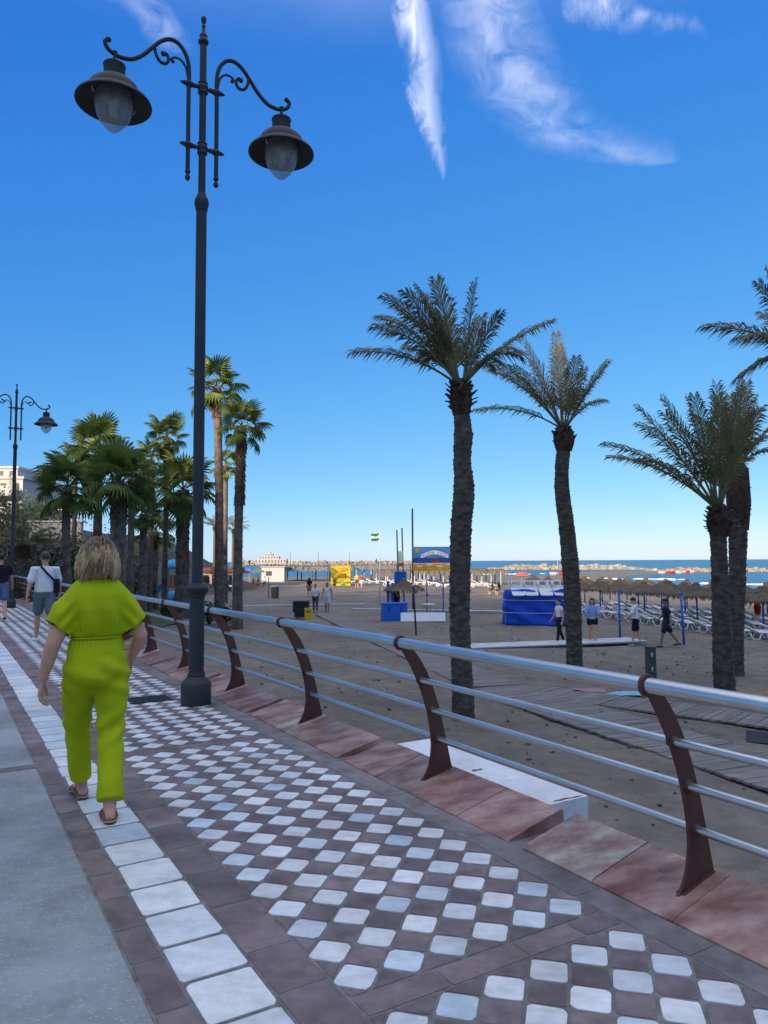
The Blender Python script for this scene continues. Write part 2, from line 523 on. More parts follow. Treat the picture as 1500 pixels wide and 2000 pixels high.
# low breakers running in to the bay
m_foam = mat('foam', (.75, .78, .80), .8, scale=1.0, var=.1)
def foam_line(a, b, n, w):
    q = MB()
    a, b = Vector(a), Vector(b)
    for i in range(n):
        f = (i + rnd.random()) / n
        p = a.lerp(b, f) + Vector((rnd.gauss(0, w), rnd.gauss(0, w), 0))
        L = rnd.uniform(1.5, 5.0)
        d = (b - a).normalized()
        e = Vector((-d.y, d.x, 0))
        pts = []
        m = 6
        for k in range(m + 1):
            g = k / m
            pts.append(p + d * (g - .5) * L + e * rnd.uniform(-.25, .25))
        wv = [.03 + .35 * math.sin(math.pi * k / m) * rnd.uniform(.6, 1.3) for k in range(m + 1)]
        vs, fs = [], []
        for k, pt in enumerate(pts):
            vs += [(pt.x - e.x * wv[k], pt.y - e.y * wv[k], SEA + .02), (pt.x, pt.y, SEA + .16 + .1 * wv[k]), (pt.x + e.x * wv[k], pt.y + e.y * wv[k], SEA + .02)]
        for k in range(m):
            o = 3 * k
            fs += [(o, o + 3, o + 4, o + 1), (o + 1, o + 4, o + 5, o + 2)]
        q.add(vs, fs)
    return q
q = foam_line(gp(1180, 1130, SEA), gp(1330, 1133, SEA), 16, 2.0)
fo = foam_line(gp(1290, 1146, SEA), gp(1560, 1160, SEA), 26, 1.0); q.add(fo.v, fo.f)
fo = foam_line(gp(1400, 1141, SEA), gp(1600, 1146, SEA), 10, 2.0); q.add(fo.v, fo.f)
fo = foam_line(gp(930, 1122, SEA), gp(1080, 1121, SEA), 14, 3.0); q.add(fo.v, fo.f)
tag(q.build('foam', m_foam, smooth=True), 'white foam of small breakers in the bay', None, kind='stuff')

# ------------------------------------------------------------------ promenade
S_END = 37.0
PROM = MB().box((-1.475, 12.0, -.8537), (9.05, 50.0, 1.704)).build('promenade', m_mortar, rz=A0)
tag(PROM, kind='structure')

def rounded(hx, hy, r, seg=4, jit=0.0):
    out = []
    for cx, cy, a0 in ((hx - r, hy - r, 0), (-hx + r, hy - r, 90), (-hx + r, -hy + r, 180), (hx - r, -hy + r, 270)):
        for k in range(seg):
            a = R(a0 + 90 * k / (seg - 1))
            out.append((cx + r * math.cos(a) + rnd.uniform(-jit, jit), cy + r * math.sin(a) + rnd.uniform(-jit, jit)))
    return out

def top_prism(outline, z0, z1, inset=.003):
    """paving stone: sides and a slightly drawn-in top, open below"""
    n = len(outline)
    cx = sum(p[0] for p in outline) / n; cy = sum(p[1] for p in outline) / n
    q = MB()
    def sh(p):
        d = math.hypot(p[0] - cx, p[1] - cy) or 1
        return (p[0] - (p[0] - cx) / d * inset, p[1] - (p[1] - cy) / d * inset)
    vs = [(x, y, z0) for x, y in outline] + [(*sh(p), z1) for p in outline]
    q.add(vs, [tuple(range(n, 2 * n))] + [(i, (i + 1) % n, n + (i + 1) % n, n + i) for i in range(n)])
    return q

def rot45(o):
    c = math.sqrt(.5)
    return [(c * (x - y), c * (x + y)) for x, y in o]

def clip_rect(poly, x0, x1, y0, y1):
    for ax, lim, sgn in ((0, x0, 1), (0, x1, -1), (1, y0, 1), (1, y1, -1)):
        out = []
        for i in range(len(poly)):
            a, b = poly[i - 1], poly[i]
            ia, ib = sgn * (a[ax] - lim) >= 0, sgn * (b[ax] - lim) >= 0
            if ia != ib:
                t = (lim - a[ax]) / (b[ax] - a[ax])
                out.append((a[0] + t * (b[0] - a[0]), a[1] + t * (b[1] - a[1])))
            if ib:
                out.append(b)
        poly = out
        if not poly: return []
    return poly

def add_rnd(me, vals):
    """per-face random value for joined pieces"""
    at_ = me.attributes.new('rnd', 'FLOAT', 'FACE')
    at_.data.foreach_set('value', vals)

PIT = .207
PS = 3.70 / 18                                  # lattice step along the promenade, 18 rows to a panel
SIDE = PIT / math.sqrt(2)
white_vars = [top_prism(rot45(rounded(SIDE / 2 - .0045, SIDE / 2 - .0045, .022, 4, .0028)), -.02, .0016).mesh('white_tile', m_white) for _ in range(6)]
brown_vars = [top_prism(rot45(rounded(SIDE / 2 - .006, SIDE / 2 - .006, .012, 3, .0025)), -.02, .0005).mesh('brown_tile', m_brown) for _ in range(6)]
T0, T1 = 1.250, 2.470
far_w, far_b, far_wr, far_br = MB(), MB(), [], []
STRIP = [2.275 + 3.83 * k for k in range(-2, 10)]
n_w = n_b = 0
for k in range(len(STRIP) - 1):
    y0, y1 = STRIP[k] + .065, STRIP[k + 1] - .065
    near = y1 > 1.0 and y0 < 12.5
    if y1 < .8:
        continue
    for i in range(-1, 19):
        for j in range(-1, 7):
            s, t = y0 + PS * (i + .5), 1.333 + PIT * j
            # white diamonds on the lattice, brown ones between them
            if 0 <= i <= 17 and 0 <= j <= 5 and s > .8:
                if near and n_w < 300:
                    put(rnd.choice(white_vars), 'white_tile', PROM, (t, s, 0)).rotation_euler = (rnd.gauss(0, .004), rnd.gauss(0, .004), rnd.choice((0, 1, 2, 3)) * math.pi / 2 + rnd.gauss(0, .012))
                    n_w += 1
                else:
                    v = rnd.choice(white_vars)
                    nf = len(far_w.f)
                    far_w.add([(p.co.x + t, p.co.y + s, p.co.z) for p in v.vertices], [tuple(f.vertices) for f in v.polygons])
                    far_wr += [rnd.random()] * (len(far_w.f) - nf)
            s, t = s + PS / 2, t + PIT / 2
            h = PIT / 2 - .008
            full = T0 + .008 < t - h and t + h < T1 - .008 and y0 + .006 < s - h and s + h < y1 - .006
            if s < .8: continue
            if full:
                if near and n_b < 290:
                    put(rnd.choice(brown_vars), 'brown_tile', PROM, (t, s, 0)).rotation_euler = (0, 0, rnd.choice((0, 1, 2, 3)) * math.pi / 2 + rnd.gauss(0, .012))
                    n_b += 1
                else:
                    v = rnd.choice(brown_vars)
                    nf = len(far_b.f)
                    far_b.add([(p.co.x + t, p.co.y + s, p.co.z) for p in v.vertices], [tuple(f.vertices) for f in v.polygons])
                    far_br += [rnd.random()] * (len(far_b.f) - nf)
            else:
                po = clip_rect([(t + h, s), (t, s + h), (t - h, s), (t, s - h)], T0 + .005, T1 - .005, y0 + .004, y1 - .004)
                if len(po) >= 3:
                    ar = abs(sum(po[a - 1][0] * po[a][1] - po[a][0] * po[a - 1][1] for a in range(len(po)))) / 2
                    if ar < .0008: continue
                    p2 = top_prism(po, -.02, .0005)
                    nf = len(far_b.f)
                    far_b.add(p2.v, p2.f)
                    far_br += [rnd.random()] * (len(far_b.f) - nf)
o = far_w.build('distant_white_tiles', m_white, PROM); add_rnd(o.data, far_wr); tag(o, kind='stuff')
o = far_b.build('edge_and_distant_brown_tiles', m_brown, PROM); add_rnd(o.data, far_br); tag(o, kind='stuff')

def stone_row(name, m, t0, t1, s0, s1, lo, hi, z1, joint=.008, across=False, rr=.008, jit=.002):
    """a row of paving stones of uneven length"""
    p = s0
    while p < s1 - .05:
        L = min(rnd.uniform(lo, hi), s1 - p)
        if s1 - p - L < .08: L = s1 - p
        c, hl = p + L / 2, (L - joint) / 2
        if across:
            ol = rounded(hl, (t1 - t0) / 2 - joint / 2, rr, 3, jit); loc = (c, (t0 + t1) / 2, 0)
        else:
            ol = rounded((t1 - t0) / 2 - joint / 2, hl, rr, 3, jit); loc = ((t0 + t1) / 2, c, 0)
        top_prism(ol, -.02, z1).build(name, m, PROM, loc=loc)
        p += L

# two brown border strips, the white band between them, the strip at the foot of the kerb, the cross strips
stone_row('border_stone', m_brown2, .650, .772, .6, S_END, .24, .42, .0006, .006)
stone_row('border_stone', m_brown2, 1.045, 1.245, .6, S_END, .26, .44, .0006, .006)
stone_row('kerbside_stone', m_greybrown, 2.475, 2.640, .6, S_END, .45, .95, .0008, .005)
p = .62
while p < S_END:
    L = rnd.choice((.285, .292, .297, .305, .312))
    top_prism(rounded(.130 - .004 + rnd.uniform(-.003, .003), L / 2 - .009, .022, 4, .0032), -.02, .0018, .003).build('border_slab', m_white, PROM, loc=(.909 + rnd.uniform(-.004, .004), p + L / 2, 0))
    p += L
for sc in STRIP[1:]:
    if sc > 1:
        stone_row('cross_stone', m_brown2, sc - .061, sc + .061, 1.252, 2.468, .22, .52, .0006, .005, across=True)
        stone_row('cross_stone', m_brown2, sc - .06, sc + .06, -6.0, .644, 2.0, 2.4, .001, .008, across=True)
for k in range(len(STRIP) - 1):
    y0, y1 = STRIP[k] + .066, STRIP[k + 1] - .066
    for (ta, tb) in ((-2.78, .642), (-5.95, -2.79)):
        top_prism(rounded((tb - ta) / 2 - .002, (y1 - y0) / 2, .01, 3), -.02, .0025).build('paving_slab', m_terr, PROM, loc=((ta + tb) / 2, (y0 + y1) / 2, 0))

# sloping red marble kerb, split by drainage gaps
KERB = tag(MB().box((2.845, 12.0, -.06), (.41, 50, .10)).build('kerb', m_mortar, rz=A0), kind='structure')
def kerb_stone(L):
    q = MB()
    pr = [(2.645, -.03), (2.645, .006), (2.662, .016), (3.035, .108), (3.052, .10), (3.052, -.03)]
    n = len(pr)
    vs = [(x, -L / 2, z) for x, z in pr] + [(x, L / 2, z) for x, z in pr]
    q.add(vs, [tuple(range(n)), tuple(range(2 * n - 1, n - 1, -1))] + [(i, n + i, n + (i + 1) % n, (i + 1) % n) for i in range(n)])
    return q
g = 3.09 - 1.99 * 3
while g < S_END - 2:
    a, b = g + .055, g + 1.99 - .055
    cuts = [a, a + .46, a + .46 + rnd.uniform(.42, .52), a + .46 + .94, b]
    for c0, c1 in zip(cuts[:-1], cuts[1:]):
        o = kerb_stone(c1 - c0 - .004).build('kerb_stone', m_red, KERB, loc=(0, (c0 + c1) / 2, rnd.uniform(-.004, .003)))
    g += 1.99
# sea wall below the paving, and the white ledge beside it
MBq = MB().box((3.0, 12.0, -.95), (.12, 50, 1.50))
tag(MBq.build('sea_wall', m_conc, rz=A0), 'grey concrete sea wall under the red kerb', 'wall')
m_ledge = mat('white_paint_worn', (.66, .65, .62), .6, scale=2.2, col2=(.80, .80, .79), bump=.3, bscale=25, ramp=(.3, .5), grime=0.20)
led = thing('white_ledge', 'white painted concrete block against the outer side of the red kerb', 'ledge', rz=A0)
MB().box((3.37, 4.49, -.77), (.62, 1.84, 1.46)).build('block', m_ledge, led)
m_rust = mat('rust_stain', (.20, .085, .035), .8, scale=8, var=.3)
MB().prism([(3.40, 3.60), (3.46, 3.588), (3.52, 3.594), (3.60, 3.583), (3.665, 3.592), (3.63, 3.606), (3.56, 3.604), (3.52, 3.622), (3.46, 3.611), (3.42, 3.616)], -.041, -.0392).build('rust_stain', m_rust, led)
MB().prism([(3.38, 4.42), (3.41, 4.405), (3.43, 4.413), (3.47, 4.41), (3.50, 4.44), (3.47, 4.446), (3.45, 4.437), (3.42, 4.455), (3.40, 4.44)], -.041, -.0392).build('rust_stain', m_rust, led)
# drain grate
m_iron = mat('cast_iron', (.045, .047, .050), .6, var=.25, scale=20, bump=.3, metal=.6)
dg_ = thing('drain_grate', 'slotted cast iron drain grate let into the checkered paving', 'grate', PT(8.36, 2.0), A0)
q = MB()
for sx in (-.205, .205): q.box((sx, 0, .006), (.03, .34, .014))
for sy in (-.155, .155): q.box((0, sy, .006), (.38, .03, .014))
q.build('frame', m_iron, dg_)
for k in range(11):
    MB().box((-.17 + .034 * k, 0, .005), (.016, .28, .012)).build('bar', m_iron, dg_)
MB().box((0, 0, .0035), (.38, .28, .003)).build('pit_shade', mat('pit_shade', (.01, .01, .01), .9), dg_)  # flat black plate coloured as the shade below the bars

# ------------------------------------------------------------------ railing
m_corten = mat('brown_steel', (.095, .036, .025), .55, scale=3.0, col2=(.155, .060, .040), bump=.2, bscale=60, metal=.2, spec=.4)
m_steel = mat('stainless', (.62, .60, .565), .36, var=.10, scale=2.5, metal=1.0, bump=.06, bscale=14)
rail = thing('railing', 'steel tube railing on curved rust brown blade posts along the promenade', 'railing', rz=A0)
POSTS = [2.19 + 1.995 * k for k in range(-1, 17)]
front = [(2.765, .030), (2.800, .062), (2.838, .115), (2.858, .190), (2.866, .270), (2.858, .370), (2.838, .470), (2.806, .580), (2.763, .690), (2.712, .790), (2.655, .885), (2.600, .955)]
back = [(3.030, .098), (3.008, .190), (2.985, .290), (2.962, .390), (2.935, .490), (2.900, .600), (2.858, .705), (2.805, .805), (2.745, .890), (2.690, .945)]
def post_mesh():
    q = MB()
    ol = front + back[::-1]
    n = len(ol)
    nb = len(back); nf = len(front)
    # strip triangulation between the two edges, both faces, plus the rim
    m = 14
    def samp(L, f):
        x = f * (len(L) - 1); i = min(int(x), len(L) - 2); g = x - i
        return (L[i][0] * (1 - g) + L[i + 1][0] * g, L[i][1] * (1 - g) + L[i + 1][1] * g)
    for side in (-1, 1):
        vs, fs = [], []
        for i in range(m + 1):
            a, b = samp(front, i / m), samp(back, i / m)
            vs += [(a[0], side * .007, a[1]), (b[0], side * .007, b[1])]
        for i in range(m):
            f = (2 * i, 2 * i + 1, 2 * i + 3, 2 * i + 2)
            fs.append(f if side < 0 else f[::-1])
        q.add(vs, fs)
    for L, sg in ((front, 1), (back, -1)):
        vs, fs = [], []
        for i in range(m + 1):
            a = samp(L, i / m)
            vs += [(a[0], -.007, a[1]), (a[0], .007, a[1])]
        for i in range(m):
            f = (2 * i, 2 * i + 2, 2 * i + 3, 2 * i + 1)
            fs.append(f if sg > 0 else f[::-1])
        q.add(vs, fs)
    # foot plate following the kerb slope
    q.add([(2.80, -.022, .052), (3.02, -.022, .107), (3.02, .022, .107), (2.80, .022, .052), (2.80, -.022, .03), (3.02, -.022, .08), (3.02, .022, .08), (2.80, .022, .03)],
          [(0, 1, 2, 3), (0, 4, 5, 1), (1, 5, 6, 2), (2, 6, 7, 3), (3, 7, 4, 0)])
    return q.mesh('post', m_corten)
HR_T, HR_Z, HR_R = 2.622, .962, .0335
pm = post_mesh()
clamp = MB()
for i in range(2):
    pass
cl_pts = []
for k in range(17):
    a = 2 * math.pi * k / 16
    cl_pts.append((HR_T + (HR_R + .006) * math.cos(a), 0, HR_Z + (HR_R + .006) * math.sin(a)))
clamp.tube(cl_pts, .011, 8, False)
cm = clamp.mesh('clamp', m_corten, True)
RAILS = [(2.782, .705), (2.868, .500), (2.912, .305)]
for s in POSTS:
    o = put(pm, 'post', rail, (0, s, 0))
    put(cm, 'clamp', o)
    for (t, z) in RAILS:
        MB().tube([(t, -.016, z), (t, .016, z)], .027, 10).build('ferrule', m_corten, o, True)
for a, b in zip(POSTS[:-1], POSTS[1:]):
    MB().tube([(HR_T, a, HR_Z), (HR_T, (a + b) / 2, HR_Z + rnd.uniform(-.002, .002)), (HR_T, b, HR_Z)], HR_R, 20, False).build('handrail', m_steel, rail, True)
    for (t, z) in RAILS:
        MB().tube([(t, a, z), (t, b, z)], .0185, 14, False).build('rail', m_steel, rail, True)

# ------------------------------------------------------------------ unseen hill added behind the viewpoint to shade the near beach in the evening
m_scrub = mat('scrub_slope', (.045, .055, .030), .95, scale=.5, col2=(.13, .11, .07), bump=2.0, bscale=2.5)
def ridge():
    """added shade-casting hill 700 m behind, square to the sun"""
    q = MB()
    side = Vector((-to_sun.y, to_sun.x, 0)).normalized()
    back = Vector((to_sun.x, to_sun.y, 0)).normalized()
    us = np.arange(-330, 290.1, 10.0)
    vs_ = np.arange(450, 950.1, 20.0)
    nx = len(us)
    for v in vs_:
        for u in us:
            top = RIDGE_Z + 4.0 * mnoise.noise(Vector((u * .012, 3.1, 0))) + 2.2 * mnoise.noise(Vector((u * .045, 7.7, 1)))
            f = max(0.0, 1 - abs(v - 700) / 240.0)
            f = f * f * (3 - 2 * f) * max(0.0, min(1, (310 - abs(u + 20)) / 110))
            p = back * v + side * u
            q.v.append((p.x, p.y, -3 + (top + 3) * f + 4.0 * mnoise.noise(Vector((p.x * .03, p.y * .03, 0))) * f * (1 - f)))
    q.f = [(r * nx + c, r * nx + c + 1, (r + 1) * nx + c + 1, (r + 1) * nx + c) for r in range(len(vs_) - 1) for c in range(nx - 1)]
    return q
RIDGE_Z = (700 + 54) * math.tan(SUN_EL) - 1.5
tag(ridge().build('shade_hill', m_scrub, smooth=True), kind='structure')

# ------------------------------------------------------------------ street lamps
m_lamp = mat('lamp_paint', (.034, .038, .040), .55, var=.18, scale=3, bump=.12, bscale=40, spec=.3)
m_lampin = mat('lamp_inside', (.05, .045, .035), .5, var=.2)
def glass(name, col=(.85, .88, .88), rough=.08, alpha=.35):
    m = bpy.data.materials.new(name); m.use_nodes = True
    nt = m.node_tree; bs = nt.nodes['Principled BSDF']
    bs.inputs['Base Color'].default_value = (*col, 1)
    bs.inputs['Roughness'].default_value = rough
    bs.inputs['IOR'].default_value = 1.2
    nz = N(nt, 'ShaderNodeTexNoise', {'Scale': 5.0, 'Detail': 4})
    al = N(nt, 'ShaderNodeMapRange', {0: nz.outputs[0], 1: .3, 2: .7, 3: alpha * .75, 4: alpha * 1.3})
    nt.links.new(al.outputs[0], bs.inputs['Alpha'])
    return m
m_globe = glass('lamp_globe', (.42, .46, .48), .12, .5)
m_white_rod = mat('lamp_clip', (.6, .6, .58), .4)

def bez(p, n=10):
    out = []
    for i in range(len(p) - 1):
        a = p[max(i - 1, 0)]; b = p[i]; c = p[i + 1]; d = p[min(i + 2, len(p) - 1)]
        for k in range(n):
            t = k / n
            out.append(tuple(.5 * (2 * b[j] + (c[j] - a[j]) * t + (2 * a[j] - 5 * b[j] + 4 * c[j] - d[j]) * t * t + (3 * b[j] - a[j] - 3 * c[j] + d[j]) * t ** 3) for j in range(len(b))))
    out.append(tuple(p[-1]))
    return out

def street_lamp(label, s, t):
    L = thing('street_lamp', label, 'street lamp', PT(s, t), A0, 'twin armed lamps along the promenade')
    b = MB().lathe([(.155, 0), (.158, .02), (.158, .215), (.148, .235), (.120, .262), (.100, .285), (.088, .300), (.094, .306), (.094, .322), (.082, .33)], 28)
    smo = smooth_angle(b.mesh('base', m_lamp)); put(smo, 'base', L)
    p = MB().lathe([(.080, .325), (.078, 1.16), (.060, 1.25), (.057, 5.40), (.040, 5.52), (.038, 6.08), (.037, 7.28), (.032, 7.33)], 24)
    put(smooth_angle(p.mesh('pole', m_lamp)), 'pole', L)
    c = MB().lathe([(.079, 1.125), (.088, 1.13), (.092, 1.142), (.088, 1.154), (.100, 1.165), (.118, 1.190), (.120, 1.225), (.104, 1.25), (.088, 1.262), (.070, 1.275)], 28)
    put(smooth_angle(c.mesh('collar', m_lamp)), 'collar', L)
    c = MB().lathe([(.055, 5.37), (.066, 5.38), (.066, 5.40), (.076, 5.43), (.079, 5.47), (.070, 5.51), (.050, 5.545), (.046, 5.57), (.038, 5.58)], 24)
    put(smooth_angle(c.mesh('collar', m_lamp)), 'collar', L)
    c = MB().lathe([(.036, 7.30), (.056, 7.315), (.058, 7.34), (.044, 7.36), (.040, 7.385), (.046, 7.40), (.030, 7.43), (.018, 7.47), (.016, 7.50), (.022, 7.515), (.014, 7.54), (.024, 7.565), (.031, 7.59), (.028, 7.615), (.012, 7.635)], 18)
    put(smooth_angle(c.mesh('finial', m_lamp)), 'finial', L)
    for z in (6.09, 6.79):
        q = MB().lathe([(.040, z - .075), (.056, z - .06), (.056, z - .045), (.050, z - .035), (.058, z - .01), (.058, z + .02), (.048, z + .04), (.056, z + .055), (.040, z + .07)], 20)
        for sg in (-1, 1):
            prof = [(.05, .020), (.075, .020), (.085, .030), (.10, .022), (.125, .034), (.165, .040), (.185, .034), (.20, .022), (.215, .026), (.255, .004)]
            pts = [(sg * a, 0, z) for a, r in prof]
            q.tube(pts, [r for a, r in prof], 12)
        put(smooth_angle(q.mesh('clamp', m_lamp)), 'clamp', L)
    for sg in (-1, 1):
        arm = MB()
        path = [(.160, 5.79), (.160, 6.30), (.160, 6.75), (.158, 6.95), (.190, 7.10), (.270, 7.205), (.370, 7.225), (.470, 7.165), (.560, 7.06), (.655, 6.945), (.760, 6.860), (.860, 6.835), (.945, 6.845), (1.015, 6.885), (1.045, 6.945), (1.020, 6.985)]
        pp = bez(path, 6)
        arm.tube([(sg * x, 0, z) for x, z in pp], [.024 if z < 6.9 and x < .2 else .0225 for x, z in pp], 12)
        arm.ell((sg * 1.010, 0, 6.985), .030, .026, .030)
        # inner scroll
        sc = [(.172, 6.86), (.195, 6.965), (.250, 7.030), (.320, 7.035), (.365, 6.995)]
        arm.tube([(sg * x, 0, z) for x, z in bez(sc, 6)], .0125, 8)
        arm.ell((sg * .338, 0, 6.985), .022, .018, .022)
        sc = [(.535, 7.095), (.520, 7.000), (.475, 6.935), (.415, 6.930), (.385, 6.985), (.405, 7.040), (.445, 7.045)]
        arm.tube([(sg * x, 0, z) for x, z in bez(sc, 6)], [.018] * 37, 8)
        arm.ell((sg * .440, 0, 7.035), .030, .024, .030)
        o = put(smooth_angle(arm.mesh('arm', m_lamp), 50), 'arm', L)
        f = MB().lathe([(.024, 5.80), (.030, 5.79), (.030, 5.775), (.018, 5.765), (.018, 5.745), (.027, 5.73), (.029, 5.71), (.020, 5.69), (.006, 5.68)][::-1], 14, c=(sg * .160, 0, 0))
        put(smooth_angle(f.mesh('drop_finial', m_lamp)), 'drop_finial', o)
        X = sg * .945
        h = MB()
        h.lathe([(.024, 6.735), (.020, 6.77), (.028, 6.785), (.018, 6.80), (.020, 6.85), (.030, 6.87), (.012, 6.885)], 12, c=(X, 0, 0))
        put(smooth_angle(h.mesh('hanger', m_lamp)), 'hanger', o)
        hd = MB().lathe([(.095, 6.725), (.112, 6.725), (.116, 6.712), (.108, 6.695), (.108, 6.575), (.125, 6.560), (.190, 6.535), (.240, 6.490), (.262, 6.440), (.270, 6.405), (.330, 6.365), (.378, 6.325), (.386, 6.300), (.380, 6.292), (.330, 6.335), (.265, 6.375), (.240, 6.385), (.12, 6.42), (.004, 6.43)], 36, c=(X, 0, 0), cap=False)
        hd.lathe([(.003, 6.742), (.06, 6.740), (.095, 6.725)][::-1], 36, c=(X, 0, 0), cap=False)
        put(smooth_angle(hd.mesh('lamp_shade', m_lamp), 40), 'lamp_shade', L)
        gl = MB().lathe([(.185, 6.405), (.192, 6.36), (.195, 6.30), (.190, 6.24), (.172, 6.17), (.140, 6.105), (.095, 6.05), (.045, 6.005), (.012, 5.985)], 28, c=(X, 0, 0), cap=False)
        gl_o = put(gl.mesh('globe', m_globe, True), 'globe', L)
        MB().lathe([(.05, 6.42), (.052, 6.30), (.045, 6.19), (.02, 6.15)], 14, c=(X, 0, 0)).build('bulb', mat('bulb', (.45, .45, .43), .3), gl_o, True)
        for a in (25, 205):
            ca, sa = math.cos(R(a)), math.sin(R(a))
            MB().tube([(X + .25 * ca, .25 * sa, 6.385), (X + .262 * ca, .262 * sa, 6.35), (X + .24 * ca, .24 * sa, 6.31)], .008, 6).build('clip', m_white_rod, gl_o, True)
    return L
street_lamp('tall dark grey twin armed street lamp standing beside the railing in front of the woman', 7.84, 2.36)
street_lamp('distant twin armed street lamp at the edge of the picture before the white house', 27.9, 2.06)

# ------------------------------------------------------------------ palms
m_bark = mat('date_palm_bark', (.050, .038, .028), .95, scale=5, col2=(.165, .130, .098), bump=1.5, bscale=22, stretch=(1, 1, 2.2))
m_boot = mat('palm_boots', (.030, .018, .012), .95, scale=9, col2=(.105, .060, .035), bump=.8)
m_frond = mat('date_frond', (.115, .112, .048), .55, scale=2.2, col2=(.260, .225, .115), rand=.22, backlit=.25, spec=.4)
m_rachis = mat('frond_stalk', (.13, .145, .060), .6, scale=3, col2=(.20, .185, .09))
m_fan = mat('fan_leaf', (.070, .118, .020), .5, scale=1.4, col2=(.185, .240, .050), rand=.30, backlit=.30, spec=.4)
m_dry = mat('dry_leaf', (.16, .095, .045), .9, scale=3, col2=(.26, .17, .085), rand=.2)
m_fbark = mat('fan_palm_bark', (.085, .055, .040), .95, scale=4, col2=(.20, .150, .115), bump=1.2, bscale=18)
m_skirt = mat('fan_palm_skirt', (.085, .040, .024), .95, scale=6, col2=(.19, .098, .055), bump=1.0)

def ringed_trunk(path, radii, step=.085, seg=16, amp=.035):
    """trunk with leaf-scar rings; path, radii: control rows from the ground up"""
    pr = [(*p, r) for p, r in zip(path, radii)]
    fine = bez(pr, 12)
    L = [0]
    for a, b in zip(fine[:-1], fine[1:]):
        L.append(L[-1] + math.dist(a[:3], b[:3]))
    n = max(8, int(L[-1] / (step / 2)))
    pts, rad = [], []
    j = 0
    off = rnd.random() * 10
    for i in range(n + 1):
        d = L[-1] * i / n
        while j < len(L) - 2 and L[j + 1] < d: j += 1
        g = (d - L[j]) / max(1e-6, L[j + 1] - L[j])
        p = [fine[j][k] * (1 - g) + fine[j + 1][k] * g for k in range(4)]
        pts.append(p[:3])
        k = p[3] * (1 + (amp if i % 2 else -amp) + .05 * mnoise.noise(Vector((d * 1.7, off, 0))))
        rad.append(k)
    q = MB().tube(pts, rad, seg)
    for i in range(len(pts)):                      # staggered leaf scars
        c_ = Vector(pts[i])
        for k_ in range(seg):
            if (i // 2 + k_) % 2:
                w_ = Vector(q.v[i * seg + k_]); q.v[i * seg + k_] = tuple(c_ + (w_ - c_) * (1 + amp * 1.6))
    q.v = [tuple(Vector(v) + Vector((mnoise.noise(Vector(v) * 7 + Vector((off, 0, 0))), mnoise.noise(Vector(v) * 7 + Vector((0, off, 5))), 0)) * .018) for v in q.v]
    return q

def frond_mesh(tip, bulge, leaf=.42, n=58, width=.034, side_lift=.22, droop=.42, start=.22):
    """feather leaf from the origin to tip"""
    tip = Vector(tip)
    Ln = tip.length
    up = Vector((0, 0, 1))
    ctrl = tip * .45 + up * bulge * Ln
    P = lambda u: ctrl * 2 * u * (1 - u) + tip * u * u
    T = lambda u: (ctrl * 2 * (1 - 2 * u) + tip * 2 * u).normalized()
    st = MB()
    m = 12
    st.tube([P(i / m) for i in range(m + 1)], [.026 * (1 - .85 * i / m) + .003 for i in range(m + 1)], 5)
    lf = MB()
    for i in range(n):
        u = start + (1 - start) * (i + rnd.uniform(-.2, .2)) / (n - 1)
        u = min(max(u, start), .995)
        p, t = P(u), T(u)
        sd = t.cross(up)
        sd = sd.normalized() if sd.length > .05 else Vector((1, 0, 0))
        nrm = sd.cross(t).normalized()
        f = (u - start) / (1 - start)
        Lf = leaf * (.45 + .75 * math.sin(math.pi * min(1, .18 + f * .80)) ** .8) * rnd.uniform(.82, 1.12)
        for sg in (-1, 1):
            fwd = .95 + .80 * f + rnd.uniform(-.15, .15)
            d = (sd * sg + t * fwd + nrm * (side_lift + rnd.uniform(-.22, .22))).normalized()
            e = p + d * Lf * .55
            g = p + d * Lf + Vector((0, 0, -droop * Lf * rnd.uniform(.4, 1.3)))
            w = t * width * .5 * rnd.uniform(.8, 1.2)
            lf.add([p - w * .5, p + w * .5, e + w, e - w, g], [(0, 1, 2, 3), (3, 2, 4)])
    return st, lf

